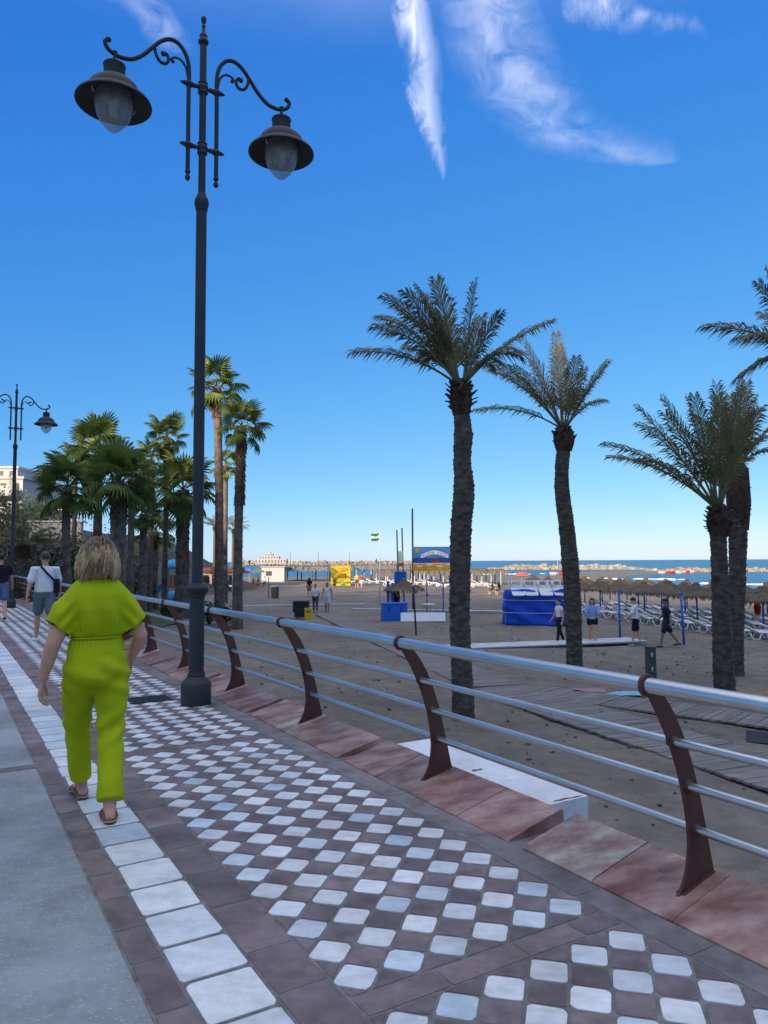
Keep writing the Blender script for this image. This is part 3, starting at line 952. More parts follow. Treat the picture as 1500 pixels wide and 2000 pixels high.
def date_palm(label, base, rows, radii, crown, fronds, scale, boots=(.0, .5, .30), leaf=.42, group='date palms on the beach', name='date_palm', nleaf=58, extra=8):
    """rows: trunk points (dx, dz) above the base; crown: (dx, dz) where the leaves start"""
    b = Vector(base)
    T_ = thing(name, label, 'palm tree', b, 0, group)
    path = [(dx, 0, dz) for dx, dz in rows]
    ringed_trunk(path, radii).build('trunk', m_bark, T_, True)
    cx, cz = crown
    q = MB()
    bz0, bz1, br = boots
    nb = int(90 * max(.5, (bz1 - bz0) / .6))
    for k in range(nb):
        a = k * 2.399 + rnd.uniform(-.2, .2)
        f = k / nb
        z = cz - bz1 + (bz1 - bz0) * f
        r = radii[-1] * .9
        d = Vector((math.cos(a), math.sin(a), 0))
        L = br * rnd.uniform(.45, 1.0) * (.8 + .4 * math.sin(f * 3.1))
        p = Vector((cx, 0, z)) + d * r * .75
        tip = p + d * (L - r * .5 if L > r else .06) * .8 + Vector((0, 0, rnd.uniform(.02, .20)))
        s = Vector((-d.y, d.x, 0)) * rnd.uniform(.035, .065)
        th = Vector((0, 0, .035))
        q.add([p - s, p + s, tip + s * .7, tip - s * .7, p - s - th, p + s - th, tip + s * .6 - th * .5, tip - s * .6 - th * .5],
              [(0, 1, 2, 3), (7, 6, 5, 4), (0, 3, 7, 4), (1, 5, 6, 2), (3, 2, 6, 7)])
    q.lathe([(radii[-1] * 1.1, cz - bz1), (radii[-1] * 1.5, cz - bz1 * .55), (radii[-1] * 1.35, cz - .08), (radii[-1] * .7, cz + .12)], 14, c=(cx, 0, 0))
    q.build('boots', m_boot, T_)
    al = list(fronds)
    for k in range(extra):                         # leaves pointing to and from the viewer
        a = rnd.choice((-1, 1)) * rnd.uniform(40, 140)
        al.append((rnd.uniform(-60, 60), -rnd.uniform(90, 170), a, rnd.uniform(.05, .18)))
    for (dx, dy, dep, bul) in al:
        tip = Vector((dx * scale, dep * scale, -dy * scale))
        st, lf = frond_mesh(tip, bul, leaf, nleaf)
        ang_ = math.atan2(tip.y, tip.x)
        o = lf.build('frond', m_frond, T_, loc=(cx + .05 * math.cos(ang_), .05 * math.sin(ang_), cz))
        st.build('stalk', m_rachis, o, True)
    return T_

def px_rows(base_px, Y, pts):
    b = at(base_px[0], base_px[1], Y)
    out = []
    for (x, y) in pts:
        p = at(x, y, Y)
        out.append((p.x - b.x, p.z - b.z))
    return b, out

def palm_from_px(label, base_px, trunk_px, radii_px, crown_px, fronds, **kw):
    Y = gp(base_px[0], base_px[1], SAND).y
    b, rows = px_rows(base_px, Y, [base_px] + trunk_px)
    rows[0] = (0, -.25)
    sc = Y / F_PX
    c = at(crown_px[0], crown_px[1], Y)
    return date_palm(label, (b.x, b.y, SAND), rows, [r * sc for r in radii_px], (c.x - b.x, c.z - b.z), fronds, sc, **kw)

palm_from_px('tall date palm behind the railing, nearest the middle of the picture, with dark bare trunk', (905, 1402),
    [(903, 1330), (898, 1200), (900, 1050), (906, 960), (903, 900), (905, 850), (901, 800), (900, 760)], [22, 20, 19, 20, 20, 17, 18, 14, 15], (900, 752),
    [(-205, -74, 20, .20), (-160, -105, -40, .26), (-152, -146, 30, .26), (-140, -155, -60, .24), (-118, -172, 50, .20), (-104, -160, -70, .20), (-80, -196, 0, .15), (-62, -200, 50, .14),
     (-48, -186, -60, .10), (-26, -160, 60, .06), (26, -208, 10, .03), (44, -150, 40, .08), (66, -126, -40, .14), (180, -136, 30, .15), (112, -62, 10, .42), (70, -52, 50, .45), (-95, -100, 90, .22), (-60, -60, 30, .40)],
    boots=(0, .60, .33), leaf=.46, extra=1)
palm_from_px('date palm with sunlit upright leaves, rising beside the blue tarpaulin', (1122, 1308),
    [(1121, 1250), (1117, 1150), (1108, 1040), (1098, 960), (1097, 920), (1101, 870), (1101, 842)], [16, 15, 16, 15, 14, 13, 13, 14], (1101, 838),
    [(-164, -42, 10, .20), (-146, -118, -30, .24), (-130, -130, 50, .2), (-122, -142, 20, .18), (-105, -110, -60, .2), (-72, -166, -20, .10), (-50, -150, 50, .08), (-8, -190, 0, .02), (2, -175, 30, .02), (86, -128, 0, .08), (70, -120, -40, .1), (82, -62, 30, .26), (28, -106, -40, .05), (50, -90, 60, .2)],
    boots=(0, .62, .34), leaf=.46, extra=1)
palm_from_px('bushy date palm close to the sun loungers, its leaves sweeping far to one side', (1415, 1358),
    [(1413, 1290), (1408, 1180), (1405, 1100), (1403, 1050), (1404, 1010)], [20, 19, 16, 15, 15, 16], (1404, 995),
    [(-210, -130, 0, .18), (-185, -112, 50, .20), (-156, -160, -40, .17), (-142, -203, 10, .08), (-118, -176, -60, .16), (-96, -220, 0, .12), (-60, -212, -50, .08), (-37, -226, 30, .06), (0, -246, 0, .03), (27, -236, -40, .03), (-25, -185, -80, .08), (45, -170, 40, .10), (-110, -110, 90, .25), (60, -100, 20, .3)],
    boots=(0, .60, .36), leaf=.48, extra=2)
palm_from_px('date palm with a shaggy thick trunk standing behind the bushy palm', (1433, 1310),
    [(1435, 1230), (1440, 1120), (1441, 1040), (1440, 980), (1440, 925)], [17, 16, 15, 17, 17, 15], (1440, 912),
    [(37, -136, 0, .05), (58, -60, 20, .2), (75, -95, -30, .12), (-20, -140, 30, .04), (-50, -130, -40, .08), (10, -150, 40, .02), (90, -30, 0, .3), (-75, -100, 0, .15), (60, -120, 40, .08)],
    boots=(0, 1.75, .30), leaf=.46, extra=3)
b5 = at(1590, 700, 14.0)
date_palm('date palm of which only leaf tips reach into the picture', (b5.x, b5.y, SAND), [(0, -.25), (.05, 2), (0, 4.5), (-.05, b5.z - SAND)], [.2, .19, .17, .15], (-.05, b5.z - SAND),
    [(-198, -66, 0, .16), (-128, 32, 20, .30), (-92, -150, 0, .05), (-60, -190, 30, .04), (30, -190, 0, .03), (120, -120, 0, .12), (190, -40, 0, .2), (90, -160, 40, .1), (-170, -20, -70, .2)], 14.0 / F_PX, boots=(0, .6, .33), leaf=.46, extra=3)

def fan_leaf(rad, nseg=22, spread=250, droop=.35, pet=.9):
    """fan blade on a stalk growing along +X from the origin"""
    q, s = MB(), MB()
    s.tube([(0, 0, 0), (pet * .5, 0, .06 * pet), (pet, 0, 0)], [.022, .017, .012], 5)
    for k in range(nseg):
        a0 = R(-spread / 2 + spread * k / nseg); a1 = R(-spread / 2 + spread * (k + 1) / nseg)
        am = (a0 + a1) / 2
        f = abs(am) / R(spread / 2)
        L = rad * (1 - .22 * f) * rnd.uniform(.9, 1.08)
        z = lambda r_: -droop * (r_ / rad) ** 2 * rad * .6 - .10 * f * r_
        r1, r2 = L * .55, L * .80
        P = lambda r_, a, dz=0: (pet + r_ * math.cos(a), r_ * math.sin(a), z(r_) + dz)
        fold = .02 * rad
        wt_ = (a1 - a0) * .33
        tipd = rnd.uniform(.10, .40) * rad * droop
        v = [P(.02, am), P(r1, a0, -fold), P(r1, am, fold), P(r1, a1, -fold), P(r2, am - wt_, -.01), P(r2, am + wt_, -.01), (pet + L * math.cos(am), L * math.sin(am), z(L) - tipd)]
        q.add(v, [(0, 1, 2), (0, 2, 3), (1, 4, 2), (2, 5, 3), (2, 4, 6), (2, 6, 5)])
    return q, s

FAN = []
for r_, dr in ((.95, .30), (.95, .55), (.85, .8), (1.0, .42)):
    a, b = fan_leaf(r_, 22, rnd.uniform(220, 270), dr)
    FAN.append((a.mesh('leaf', m_fan), b.mesh('leaf_stalk', m_rachis, True)))

def fan_palm(label, x, y, H, R_crown, r_trunk, n=30, skirt=1.2, lean=0.0, group='fan palms beyond the railing', z0=SAND, dry=4, bark=None):
    T_ = thing('fan_palm', label, 'palm tree', (x, y, z0), rnd.uniform(0, 6.28), group)
    ca = lean
    pts = [(0, 0, -.2), (ca * .15, 0, H * .3), (ca * .5, ca * .2, H * .65), (ca, 0, H)]
    ringed_trunk(pts, [r_trunk * 1.35, r_trunk * 1.02, r_trunk * .95, r_trunk * .9], .12, 12, .03).build('trunk', bark or m_fbark, T_, True)
    if skirt > 0:
        q = MB()
        m = int(70 * skirt)
        for k in range(m):
            a = k * 2.399
            zz = H - skirt * k / m
            d = Vector((math.cos(a), math.sin(a), 0))
            f = (H - zz) / H
            p = Vector((ca * (1 - f * 1.2), 0, zz)) + d * r_trunk * .8
            e = p + d * rnd.uniform(.05, .16) + Vector((0, 0, -rnd.uniform(.08, .30)))
            s = Vector((-d.y, d.x, 0)) * rnd.uniform(.03, .07)
            q.add([p - s, p + s, e + s * .5, e - s * .5, p - s + d * .05 + Vector((0, 0, .06))], [(0, 1, 2, 3), (0, 3, 4)])
        q.build('skirt', m_skirt, T_)
    k0 = R_crown / 1.78
    n = int(n * .82)
    for i in range(n):
        a = i * 2.399 + rnd.uniform(-.3, .3)
        f = (i + .5) / n
        el = 78 - 118 * f + rnd.uniform(-10, 10)
        me, sm = FAN[rnd.choice((0, 1, 3)) if f < .6 else rnd.choice((1, 2))]
        o = put(me, 'leaf', T_, (ca, 0, H - .05 + .15 * (1 - f)))
        o.rotation_euler = (rnd.uniform(-.5, .5), -R(el), a)
        k = k0 * rnd.uniform(.85, 1.1)
        o.scale = (k, k, k)
        put(sm, 'leaf_stalk', o)
    for i in range(dry):
        me, sm = FAN[2]
        m2 = me.copy(); m2.materials.clear(); m2.materials.append(m_dry)
        o = put(m2, 'dry_leaf', T_, (ca, 0, H - .2))
        o.rotation_euler = (rnd.uniform(-.5, .5), R(rnd.uniform(55, 80)), rnd.uniform(0, 6.28))
        k = k0 * rnd.uniform(.5, .75); o.scale = (k, k * .6, k)
    return T_

def fan_px(label, crown_px, Y, rpx, wpx, base_px=None, **kw):
    c = at(crown_px[0], crown_px[1], Y)
    sc = Y / F_PX
    return fan_palm(label, c.x, Y, c.z - SAND - rpx * sc * .10, rpx * sc, wpx * sc / 2, **kw)
fan_px('tallest fan palm, its crown half behind the near lamp post', (433, 752), 40, 66, 16, skirt=1.6, n=24, lean=.3)
fan_px('tall fan palm right of the near lamp post, dead leaves down its trunk', (466, 826), 33.6, 62, 17, skirt=3.6, n=22, dry=7, lean=-.15)
fan_px('small fan palm crown showing between the two tall ones by the lamp post', (441, 905), 54, 36, 10, skirt=1.0, n=18)
fan_px('stout fan palm with reddish trunk directly left of the near lamp post', (358, 950), 40, 74, 25, skirt=4.5, n=34)
fan_px('slim tall fan palm, the highest of the clump left of the lamp post', (326, 850), 42, 52, 10, skirt=2.0, n=22)
fan_px('slim fan palm leaning next to the highest of the clump', (296, 893), 45, 46, 10, skirt=3.2, n=20)
fan_px('fan palm with a low dark crown in the shade of the clump', (304, 1035), 47, 50, 11, skirt=.6, n=24)
fan_px('fan palm with a pale orange trunk above the slides', (281, 1000), 37, 46, 15, skirt=.8, n=22)
fan_px('thick trunked fan palm above the woman\'s head with broad pale leaves', (233, 935), 29, 84, 32, skirt=1.4, n=36, dry=2)
fan_px('fan palm with a narrow speckled trunk right of the woman\'s head', (258, 930), 36, 56, 13, skirt=1.0, n=24)
fan_px('dark fan palm with the big crown at the top of the left clump', (194, 872), 38, 72, 17, skirt=.8, n=34)
fan_px('small fan palm with dry leaves behind the left clump', (148, 900), 46, 44, 9, skirt=.6, n=20, dry=8)
fan_px('dark leaning fan palm at the left end of the clump', (137, 945), 33, 76, 16, skirt=.6, n=32, lean=.35)

def far_palm(label, px, py, Y, rpx):
    c = at(px, py, Y); sc = Y / F_PX
    fr = []
    for k in range(16):
        a = k * 2.399; e = rnd.uniform(-.1, .9)
        fr.append((math.cos(a) * rpx * (1.1 - .5 * e), -e * rpx, math.sin(a) * rpx * (1.1 - .5 * e), .22))
    date_palm(label, (c.x, Y, SAND), [(0, -.2), (0, (c.z - SAND) * .5), (0, c.z - SAND)], [.2, .17, .15], (0, c.z - SAND), fr, sc, boots=(0, .4, .3), leaf=.55, nleaf=26, extra=0, group='distant slender palms')
far_palm('slender distant palm just right of the near lamp post above the pavilion roof', 420, 1030, 75, 34)
far_palm('slender distant palm seen between the two tall fan palm trunks', 456, 1036, 80, 32)

# ------------------------------------------------------------------ people
def skin(name, c):
    m = mat(name, c, .55, var=.07, scale=14, spec=.35)
    m.node_tree.nodes['Principled BSDF'].inputs['Subsurface Weight'].default_value = .06
    m.node_tree.nodes['Principled BSDF'].inputs['Subsurface Radius'].default_value = (.02, .008, .004)
    return m
m_skin = skin('skin_fair', (.64, .31, .20))
m_skin_d = skin('skin_tan', (.33, .18, .12))
def cloth(name, c, var=.08, scale=7.0, rough=.9, bump=.25):
    return mat(name, c, rough, var=var, scale=scale, bump=bump, bscale=scale * 6, spec=.2)
m_eye = mat('eyes', (.03, .025, .02), .3)

def hand(mb, wrist, d, side, palm_n, size=.17, curl=.5):
    """relaxed hand: palm and five bent fingers. d: direction of the fingers, side: towards the thumb, palm_n: out of the palm"""
    w = Vector(wrist); d = Vector(d).normalized(); side = Vector(side); side = (side - d * side.dot(d)).normalized()
    pn = Vector(palm_n); pn = (pn - d * pn.dot(d) - side * pn.dot(side)).normalized()
    k = size / .17
    knuck = w + d * .085 * k
    mb.tube([w - d * .01, w + d * .02 * k, w + d * .06 * k, knuck, knuck + d * .008], [.022 * k, .028 * k, .037 * k, .037 * k, .02 * k], 12, flat=.42, ref=side)
    for i, (off, L) in enumerate(((.028, .070), (.009, .080), (-.010, .074), (-.028, .058))):
        b = knuck + side * off * k - d * .006
        a1, a2, a3 = curl * .5, curl * 1.3, curl * 1.9
        p = [b]
        for aa, ll in ((a1, .45), (a2, .31), (a3, .24)):
            p.append(p[-1] + (d * math.cos(aa) + pn * math.sin(aa)) * L * ll * k)
        mb.limb(p, [.0092 * k, .0088 * k, .0080 * k, .0070 * k], 8)
    b = w + d * .022 * k + side * .026 * k
    p = [b, b + (side * .75 + d * .65 + pn * .25).normalized() * .036 * k]
    p.append(p[-1] + (side * .25 + d * .9 + pn * .35).normalized() * .030 * k)
    p.append(p[-1] + (d * .95 + pn * .4 - side * .1).normalized() * .024 * k)
    mb.limb(p, [.013 * k, .0115 * k, .0098 * k, .008 * k], 8)

def head(mb, c, s=1.0, look=(0, 0)):
    """head with jaw, nose, ears, brow; faces +Y before the look turn"""
    t = MB()
    t.loft([(0, .010, -.118, .030, .030), (0, .016, -.105, .050, .055), (0, .012, -.075, .062, .075), (0, .004, -.035, .070, .088), (0, 0, .005, .075, .095), (0, -.004, .045, .076, .098), (0, -.008, .080, .066, .086), (0, -.010, .105, .045, .058), (0, -.010, .118, .018, .024)], 18)
    t.limb([(0, .088, .012), (0, .108, -.028), (0, .094, -.040)], [.010, .014, .010], 8)
    t.ell((0, .086, -.066), .024, .012, .010)
    t.ell((0, .085, .026), .050, .012, .010)
    for sg in (-1, 1):
        t.ell((sg * .078, -.008, -.012), .010, .020, .030, 10, 7)
    M = Matrix.Rotation(look[0], 3, 'Z') @ Matrix.Rotation(look[1], 3, 'X')
    mb.add([Vector(c) + M @ (Vector(v) * s) for v in t.v], t.f)
    return M

def person(label, loc, face, height=1.7, legs=((18, 6), (-14, 18)), arms=((-15, 12, 15), (15, 12, 20)), skinm=None, top=None, bottom=None, bottom_len='shorts', sleeve=.5, tank=False,
           hair=None, hair_len='short', shoes=None, look=(0, 0), voxel=.016, group=None, female=False, loose=1.0, name='person', lean=0.0, sole=None):
    """legs: per side (hip swing forward deg, knee bend); arms: (swing forward, away from the body, elbow bend)"""
    skinm = skinm or m_skin
    P = thing(name, label, 'person', loc, face, group)
    k = height / 1.70
    hipw = .098 if female else .092
    shw = .170 if female else .195
    V = lambda x, y, z: Vector((x, y, z))
    J = {}
    zmin = 9
    for i, sg in enumerate((-1, 1)):
        a, b = R(legs[i][0]), R(legs[i][1])
        hip = V(sg * hipw, 0, .89)
        knee = hip + V(0, math.sin(a), -math.cos(a)) * .43
        ank = knee + V(-sg * .012, math.sin(a - b), -math.cos(a - b)) * .405
        J[sg] = (hip, knee, ank)
        zmin = min(zmin, ank.z - .075)
    off = V(0, 0, -zmin)
    for sg in J: J[sg] = tuple(p + off for p in J[sg])
    ln = math.tan(R(lean))
    def tz(z): return z + off.z
    def ty(z): return ln * (z - .9)
    body, shoe, low, up, hr = MB(), MB(), MB(), MB(), MB()
    fem = 1 if female else 0
    # torso core, neck, head
    body.loft([(0, 0, tz(.86), .10, .08), (0, 0, tz(.95), .125, .085), (0, ty(1.1), tz(1.10), .115, .080), (0, ty(1.25), tz(1.25), .130, .088), (0, ty(1.36), tz(1.36), .145, .080), (0, ty(1.41), tz(1.41), .09, .055)], 16)
    hc = V(0, ty(1.58) + .018, tz(1.582))
    body.limb([(0, ty(1.38), tz(1.38)), (0, ty(1.46) + .008, tz(1.47)), hc + V(0, -.005, -.05)], [.062, .054, .052], 12)
    HM = head(body, hc, 1.0, look)
    ff = MB()
    for i, sg in enumerate((-1, 1)):
        hip, knee, ank = J[sg]
        body.limb([hip + V(0, 0, .02), hip.lerp(knee, .35), knee, knee.lerp(ank, .32), ank], [.088, .076, .054, .053, .036], 12)
        fd = V(sg * .12, 1, 0).normalized()
        dz = ank.z - .075
        pitch = -min(.5, dz * 1.6)
        fdir = V(fd.x, fd.y * math.cos(pitch), math.sin(pitch)).normalized()
        heel = ank + V(0, 0, -.040) - fdir * .045
        body.limb([ank, ank + fdir * .06 + V(0, 0, -.035), ank + fdir * .135 + V(0, 0, -.055)], [.036, .036, .028], 10)
        body.limb([ank, heel], [.034, .030], 10)
        upf = fdir.cross(V(1, 0, 0)); upf = upf if upf.z > 0 else -upf
        if shoes:
            b0 = ank - upf * .047
            sd = fdir.cross(upf).normalized()
            st = [(-.085, .028, .030), (-.07, .036, .040), (-.02, .037, .042), (.05, .041, .036), (.12, .043, .028), (.165, .034, .022), (.188, .015, .014)]
            pts = [b0 + fdir * x for x, w, h in st]
            shoe.tube(pts, [w for x, w, h in st], 12, flat=.80, ref=sd)
            shoe.tube([p - upf * .024 for p in pts], [w * 1.04 for x, w, h in st], 10, flat=.22, ref=sd)
        # arm
        sw, ab, el = (R(q) for q in arms[i])
        sh = V(sg * shw, ty(1.36), tz(1.365))
        d1 = V(sg * math.sin(ab), math.sin(sw) * math.cos(ab), -math.cos(sw) * math.cos(ab))
        elb = sh + d1 * .285
        d2 = V(sg * math.sin(ab) * .6, math.sin(sw + el) * math.cos(ab), -math.cos(sw + el) * math.cos(ab)).normalized()
        wr = elb + d2 * .245
        body.limb([V(sg * (shw - .06), ty(1.36), tz(1.36)), sh, sh.lerp(elb, .5), elb, elb.lerp(wr, .3), wr], [.055, .052, .045, .037, .038, .025], 12)
        inward = V(-sg, .25, 0)
        hand(ff, wr, d2, V(-sg * .25, 1, .1), inward, .165, .55)
        # sleeve
        if not tank:
            e = sh + d1 * .285 * sleeve * 1.25
            up.limb([V(sg * (shw - .07), ty(1.36), tz(1.355)), sh + V(0, 0, .004), sh.lerp(e, .6), e], [.070, .068 * loose, .064 * loose, .066 * loose], 12)
        # lower garment leg
        if bottom:
            if bottom_len == 'shorts':
                e = hip.lerp(knee, .80)
                low.limb([hip + V(0, 0, .04), hip.lerp(knee, .4), e], [.108, .100, .096], 14)
            elif bottom_len == 'hot':
                e = hip.lerp(knee, .30)
                low.limb([hip + V(0, 0, .04), e], [.108, .104], 14)
            else:
                low.limb([hip + V(0, 0, .04), hip.lerp(knee, .4), knee, knee.lerp(ank, .4), knee.lerp(ank, .93)], [.108, .094, .064 * loose, .062 * loose, .048 * loose], 14)
    me = remesh(body, voxel * .75, 3)
    me = me_join(me, ff)
    sm = me.mesh('body', skinm, True)
    put(sm, 'body', P)
    if bottom:
        low.loft([(0, 0, tz(.82), .13, .105), (0, -.005, tz(.90), .168 + .012 * fem, .120), (0, 0, tz(.98), .160 + .008 * fem, .112), (0, 0, tz(1.03), .146, .105)], 18)
        m_ = remesh(low, voxel, 3); m_.materials.append(bottom); put(m_, 'trousers' if bottom_len == 'long' else 'shorts', P)
    if top:
        wl = .142 if fem else .160
        up.loft([(0, 0, tz(.93), .165 * loose, .120 * loose), (0, ty(1.0), tz(1.0), (wl + .004) * loose, .112 * loose), (0, ty(1.12), tz(1.12), (wl - .004) * loose, .108 * loose), (0, ty(1.25), tz(1.25), .168, .118), (0, ty(1.34), tz(1.34), .165, .105), (0, ty(1.40), tz(1.40), .125, .078), (0, ty(1.43), tz(1.43), .078, .062)], 20)
        m_ = remesh(up, voxel, 3); m_.materials.append(top); put(m_, 'shirt', P)
    if shoes:
        m_ = remesh(shoe, voxel * .7, 2); m_.materials.append(shoes); put(m_, 'shoes', P)
    if hair:
        h = MB()
        h.loft([(0, -.030, -.030, .079, .072), (0, -.018, .02, .084, .094), (0, -.012, .058, .084, .106), (0, -.012, .092, .073, .094), (0, -.012, .118, .048, .062), (0, -.012, .130, .014, .02)], 16)
        if hair_len == 'long':
            h.limb([(0, -.055, .05), (0, -.095, -.05), (0, -.085, -.16), (0, -.08, -.25)], [.06, .066, .062, .03], 12)
            for sg in (-1, 1):
                h.limb([(sg * .045, .0, .07), (sg * .082, -.02, -.03), (sg * .075, -.02, -.16)], [.035, .030, .016], 10)
        elif hair_len == 'bun':
            h.ell((0, -.10, .05), .04, .04, .04)
        m_ = remesh(h, voxel * .75, 2)
        for v in m_.vertices:
            v.co = hc + HM @ v.co
        m_.materials.append(hair); put(m_, 'hair', P)
    e = MB()
    for sg in (-1, 1):
        q = MB().ell((sg * .031, .087, .006), .012, .008, .007, 8, 5)
        e.add([hc + HM @ Vector(v) for v in q.v], q.f)
    e.build('eyes', m_eye, P, True)
    P.scale = (k, k, k)
    return P

m_wht = cloth('white_cotton', (.74, .74, .73)); m_blk = cloth('black_cotton', (.018, .018, .020)); m_nvy = cloth('navy_cotton', (.022, .025, .040))
m_gry = cloth('grey_cotton', (.13, .16, .19)); m_den = cloth('denim', (.085, .14, .24)); m_blu = cloth('light_blue_shirt', (.26, .38, .66)); m_red_c = cloth('red_cotton', (.36, .035, .025))
m_lit = cloth('pale_shorts', (.50, .62, .66)); m_drk = cloth('dark_trousers', (.07, .075, .085)); m_yel = cloth('yellow_cotton', (.62, .58, .06)); m_grn = cloth('green_cotton', (.05, .24, .10))
m_shoe_w = mat('white_trainers', (.78, .78, .77), .6); m_shoe_b = mat('black_trainers', (.02, .02, .022), .6)
m_hair_d = mat('dark_hair', (.018, .013, .010), .5, scale=40, var=.3); m_hair_b = mat('brown_hair', (.07, .042, .026), .5, scale=40, var=.3)

# ---- the woman in the green jumpsuit
m_green = cloth('lime_jumpsuit', (.42, .48, .005), .06, 3.0, .85, .12)
WS, WT_ = 4.90, .845
W = thing('person', 'woman with shoulder length blond hair in a lime green jumpsuit walking away', 'person', PT(WS, WT_), A0)
body, fing = MB(), MB()
V3 = lambda x, y, z: Vector((x, y, z))
hcen = V3(0, .035, 1.545)
body.loft([(0, 0, .80, .10, .09), (0, 0, 1.0, .12, .085), (0, 0, 1.2, .13, .09), (0, 0, 1.34, .11, .06), (0, 0, 1.39, .07, .05)], 18)
body.limb([(0, .0, 1.36), (0, .012, 1.44), hcen + V3(0, -.01, -.06)], [.068, .060, .056], 14)
head(body, hcen, 1.0, (R(4), R(-4)))
# left arm hangs a little back, right arm swings forward
lsh, lel, lwr = V3(-.150, -.01, 1.265), V3(-.258, -.045, 1.005), V3(-.304, -.020, .800)
rsh, rel, rwr = V3(.150, 0, 1.265), V3(.262, -.020, 1.035), V3(.245, .150, .875)
body.limb([(-.07, 0, 1.31), lsh, lsh.lerp(lel, .5), lel, lel.lerp(lwr, .30), lwr], [.045, .050, .053, .045, .043, .0265], 14)
body.limb([(.07, 0, 1.31), rsh, rsh.lerp(rel, .5), rel, rel.lerp(rwr, .30), rwr], [.045, .050, .053, .045, .043, .0265], 14)
hand(fing, lwr, (-.10, .10, -1), (.25, 1, 0), (1, -.25, 0), .178, .62)
hand(fing, rwr, (-.1, .55, -.8), (-.2, .8, .5), (-1, 0, .1), .172, .6)
RA, LA = V3(.040, -.300, .075), V3(-.030, .250, .082)      # ankles
RK, LK = V3(.078, -.085, .47), V3(-.078, .175, .475)
RH, LH = V3(.088, -.005, .86), V3(-.088, .005, .86)
for h_, k_, a_ in ((RH, RK, RA), (LH, LK, LA)):
    body.limb([h_, h_.lerp(k_, .4), k_, k_.lerp(a_, .32), a_], [.085, .078, .056, .054, .037], 14)
for a_, fd in ((RA, V3(.10, 1, -.02)), (LA, V3(-.06, 1, .05))):
    fd = fd.normalized()
    body.limb([a_, a_ + fd * .07 + V3(0, 0, -.035), a_ + fd * .15 + V3(0, 0, -.052)], [.036, .036, .030], 12)
    body.limb([a_, a_ - fd * .038 + V3(0, 0, -.036)], [.034, .031], 12)
    for i in range(5):
        o_ = (i - 2) * .0145
        s_ = V3(1, 0, 0) * o_
        fing.limb([a_ + fd * .155 + s_ + V3(0, 0, -.056), a_ + fd * (.195 - .006 * abs(i - 1.6)) + s_ + V3(0, 0, -.062)], [.0085, .0075], 6)
me = me_join(remesh(body, .0095, 4), fing)
put(me.mesh('body', m_skin, True), 'body', W)
# jumpsuit
js = MB()
js.loft([(0, -.034, .765, .150, .128), (0, -.036, .81, .184, .148), (0, -.028, .86, .184, .148), (0, -.012, .93, .174, .132), (0, .0, 1.00, .160, .116), (0, .002, 1.040, .150, .108), (0, 0, 1.075, .156, .114), (0, -.006, 1.14, .168, .126), (0, -.010, 1.22, .174, .132), (0, -.010, 1.30, .170, .122), (0, -.006, 1.345, .160, .104), (0, -.002, 1.375, .142, .086), (0, .002, 1.400, .116, .070)], 28)
for sg, hip, kn, an, hem in ((1, RH, RK, RA, .90), (-1, LH, LK, LA, .88)):
    js.tube([hip + V3(0, -.02, .08), hip + V3(0, -.024, -.01), hip.lerp(kn, .25) + V3(0, -.022, 0), hip.lerp(kn, .55) + V3(0, -.01, 0), kn, kn.lerp(an, .45) + V3(0, -.012, 0), kn.lerp(an, hem) + V3(0, -.006, 0)],
            [.080, .106, .108, .095, .080, .073, .076 if sg > 0 else .068], 24)
    # kimono sleeve, cut straight at the hem
    js.tube([(sg * .035, 0, 1.300), (sg * .10, -.004, 1.262), (sg * .17, -.008, 1.190), (sg * .228, -.012, 1.105)], [.090, .104, .101, .094], 24, flat=.86, ref=(sg * .7, 0, .7))
jm = remesh(js, .0085, 12)
jn = [Vector(v.normal) for v in jm.vertices]
for v, n_ in zip(jm.vertices, jn):
    x, y, z = v.co
    a = math.atan2(x, y)
    d = 0.0
    # gathers above and below the elastic waist
    g1 = math.exp(-abs(z - 1.04) / .085)
    d += .0075 * g1 * math.sin(a * 34 + 2.2 * math.sin(z * 21)) * min(1, abs(z - 1.04) / .016)
    d -= .0100 * math.exp(-((z - 1.04) / .016) ** 2)
    # soft vertical folds on the back, drape lines towards the sleeve, creases below the seat and down the legs
    if z > 1.06:
        d += .0085 * math.sin(x * 44 + 3 * math.sin(z * 5)) * math.exp(-((z - 1.18) / .13) ** 2)
        d += .0090 * math.sin((abs(x) * 1.1 + z) * 62) * math.exp(-((abs(x) - .19) / .06) ** 2 - ((z - 1.16) / .10) ** 2)
    elif z < .95:
        d += .0100 * math.sin(z * 50 + x * 28 + 2.0 * mnoise.noise(Vector((x * 5, y * 5, z * 3)))) * math.exp(-((z - .80) / .12) ** 2) * (1 if x > 0 else .6)
        d += .0065 * mnoise.noise(Vector((x * 13, y * 16, z * 5.5))) + .0035 * mnoise.noise(Vector((x * 24 + 4, y * 30, z * 16)))
        d += .0100 * math.sin(z * 52 - abs(x) * 36) * math.exp(-((z - .50) / .10) ** 2)
    d += .006 * mnoise.noise(Vector((x * 9, y * 9, z * 7)))
    v.co += n_ * d
jm.materials.append(m_green)
JS = put(jm, 'jumpsuit', W)
wb = MB()
n_ = 90
pts = []
for i in range(n_ + 1):
    a = 2 * math.pi * i / n_
    k = 1 + .012 * math.sin(a * 30)
    pts.append((.1485 * math.sin(a) * k, .002 + .1065 * math.cos(a) * k, 1.040))
wb.tube(pts, .0050, 8, False)
wb.build('waistband', m_green, JS, True)
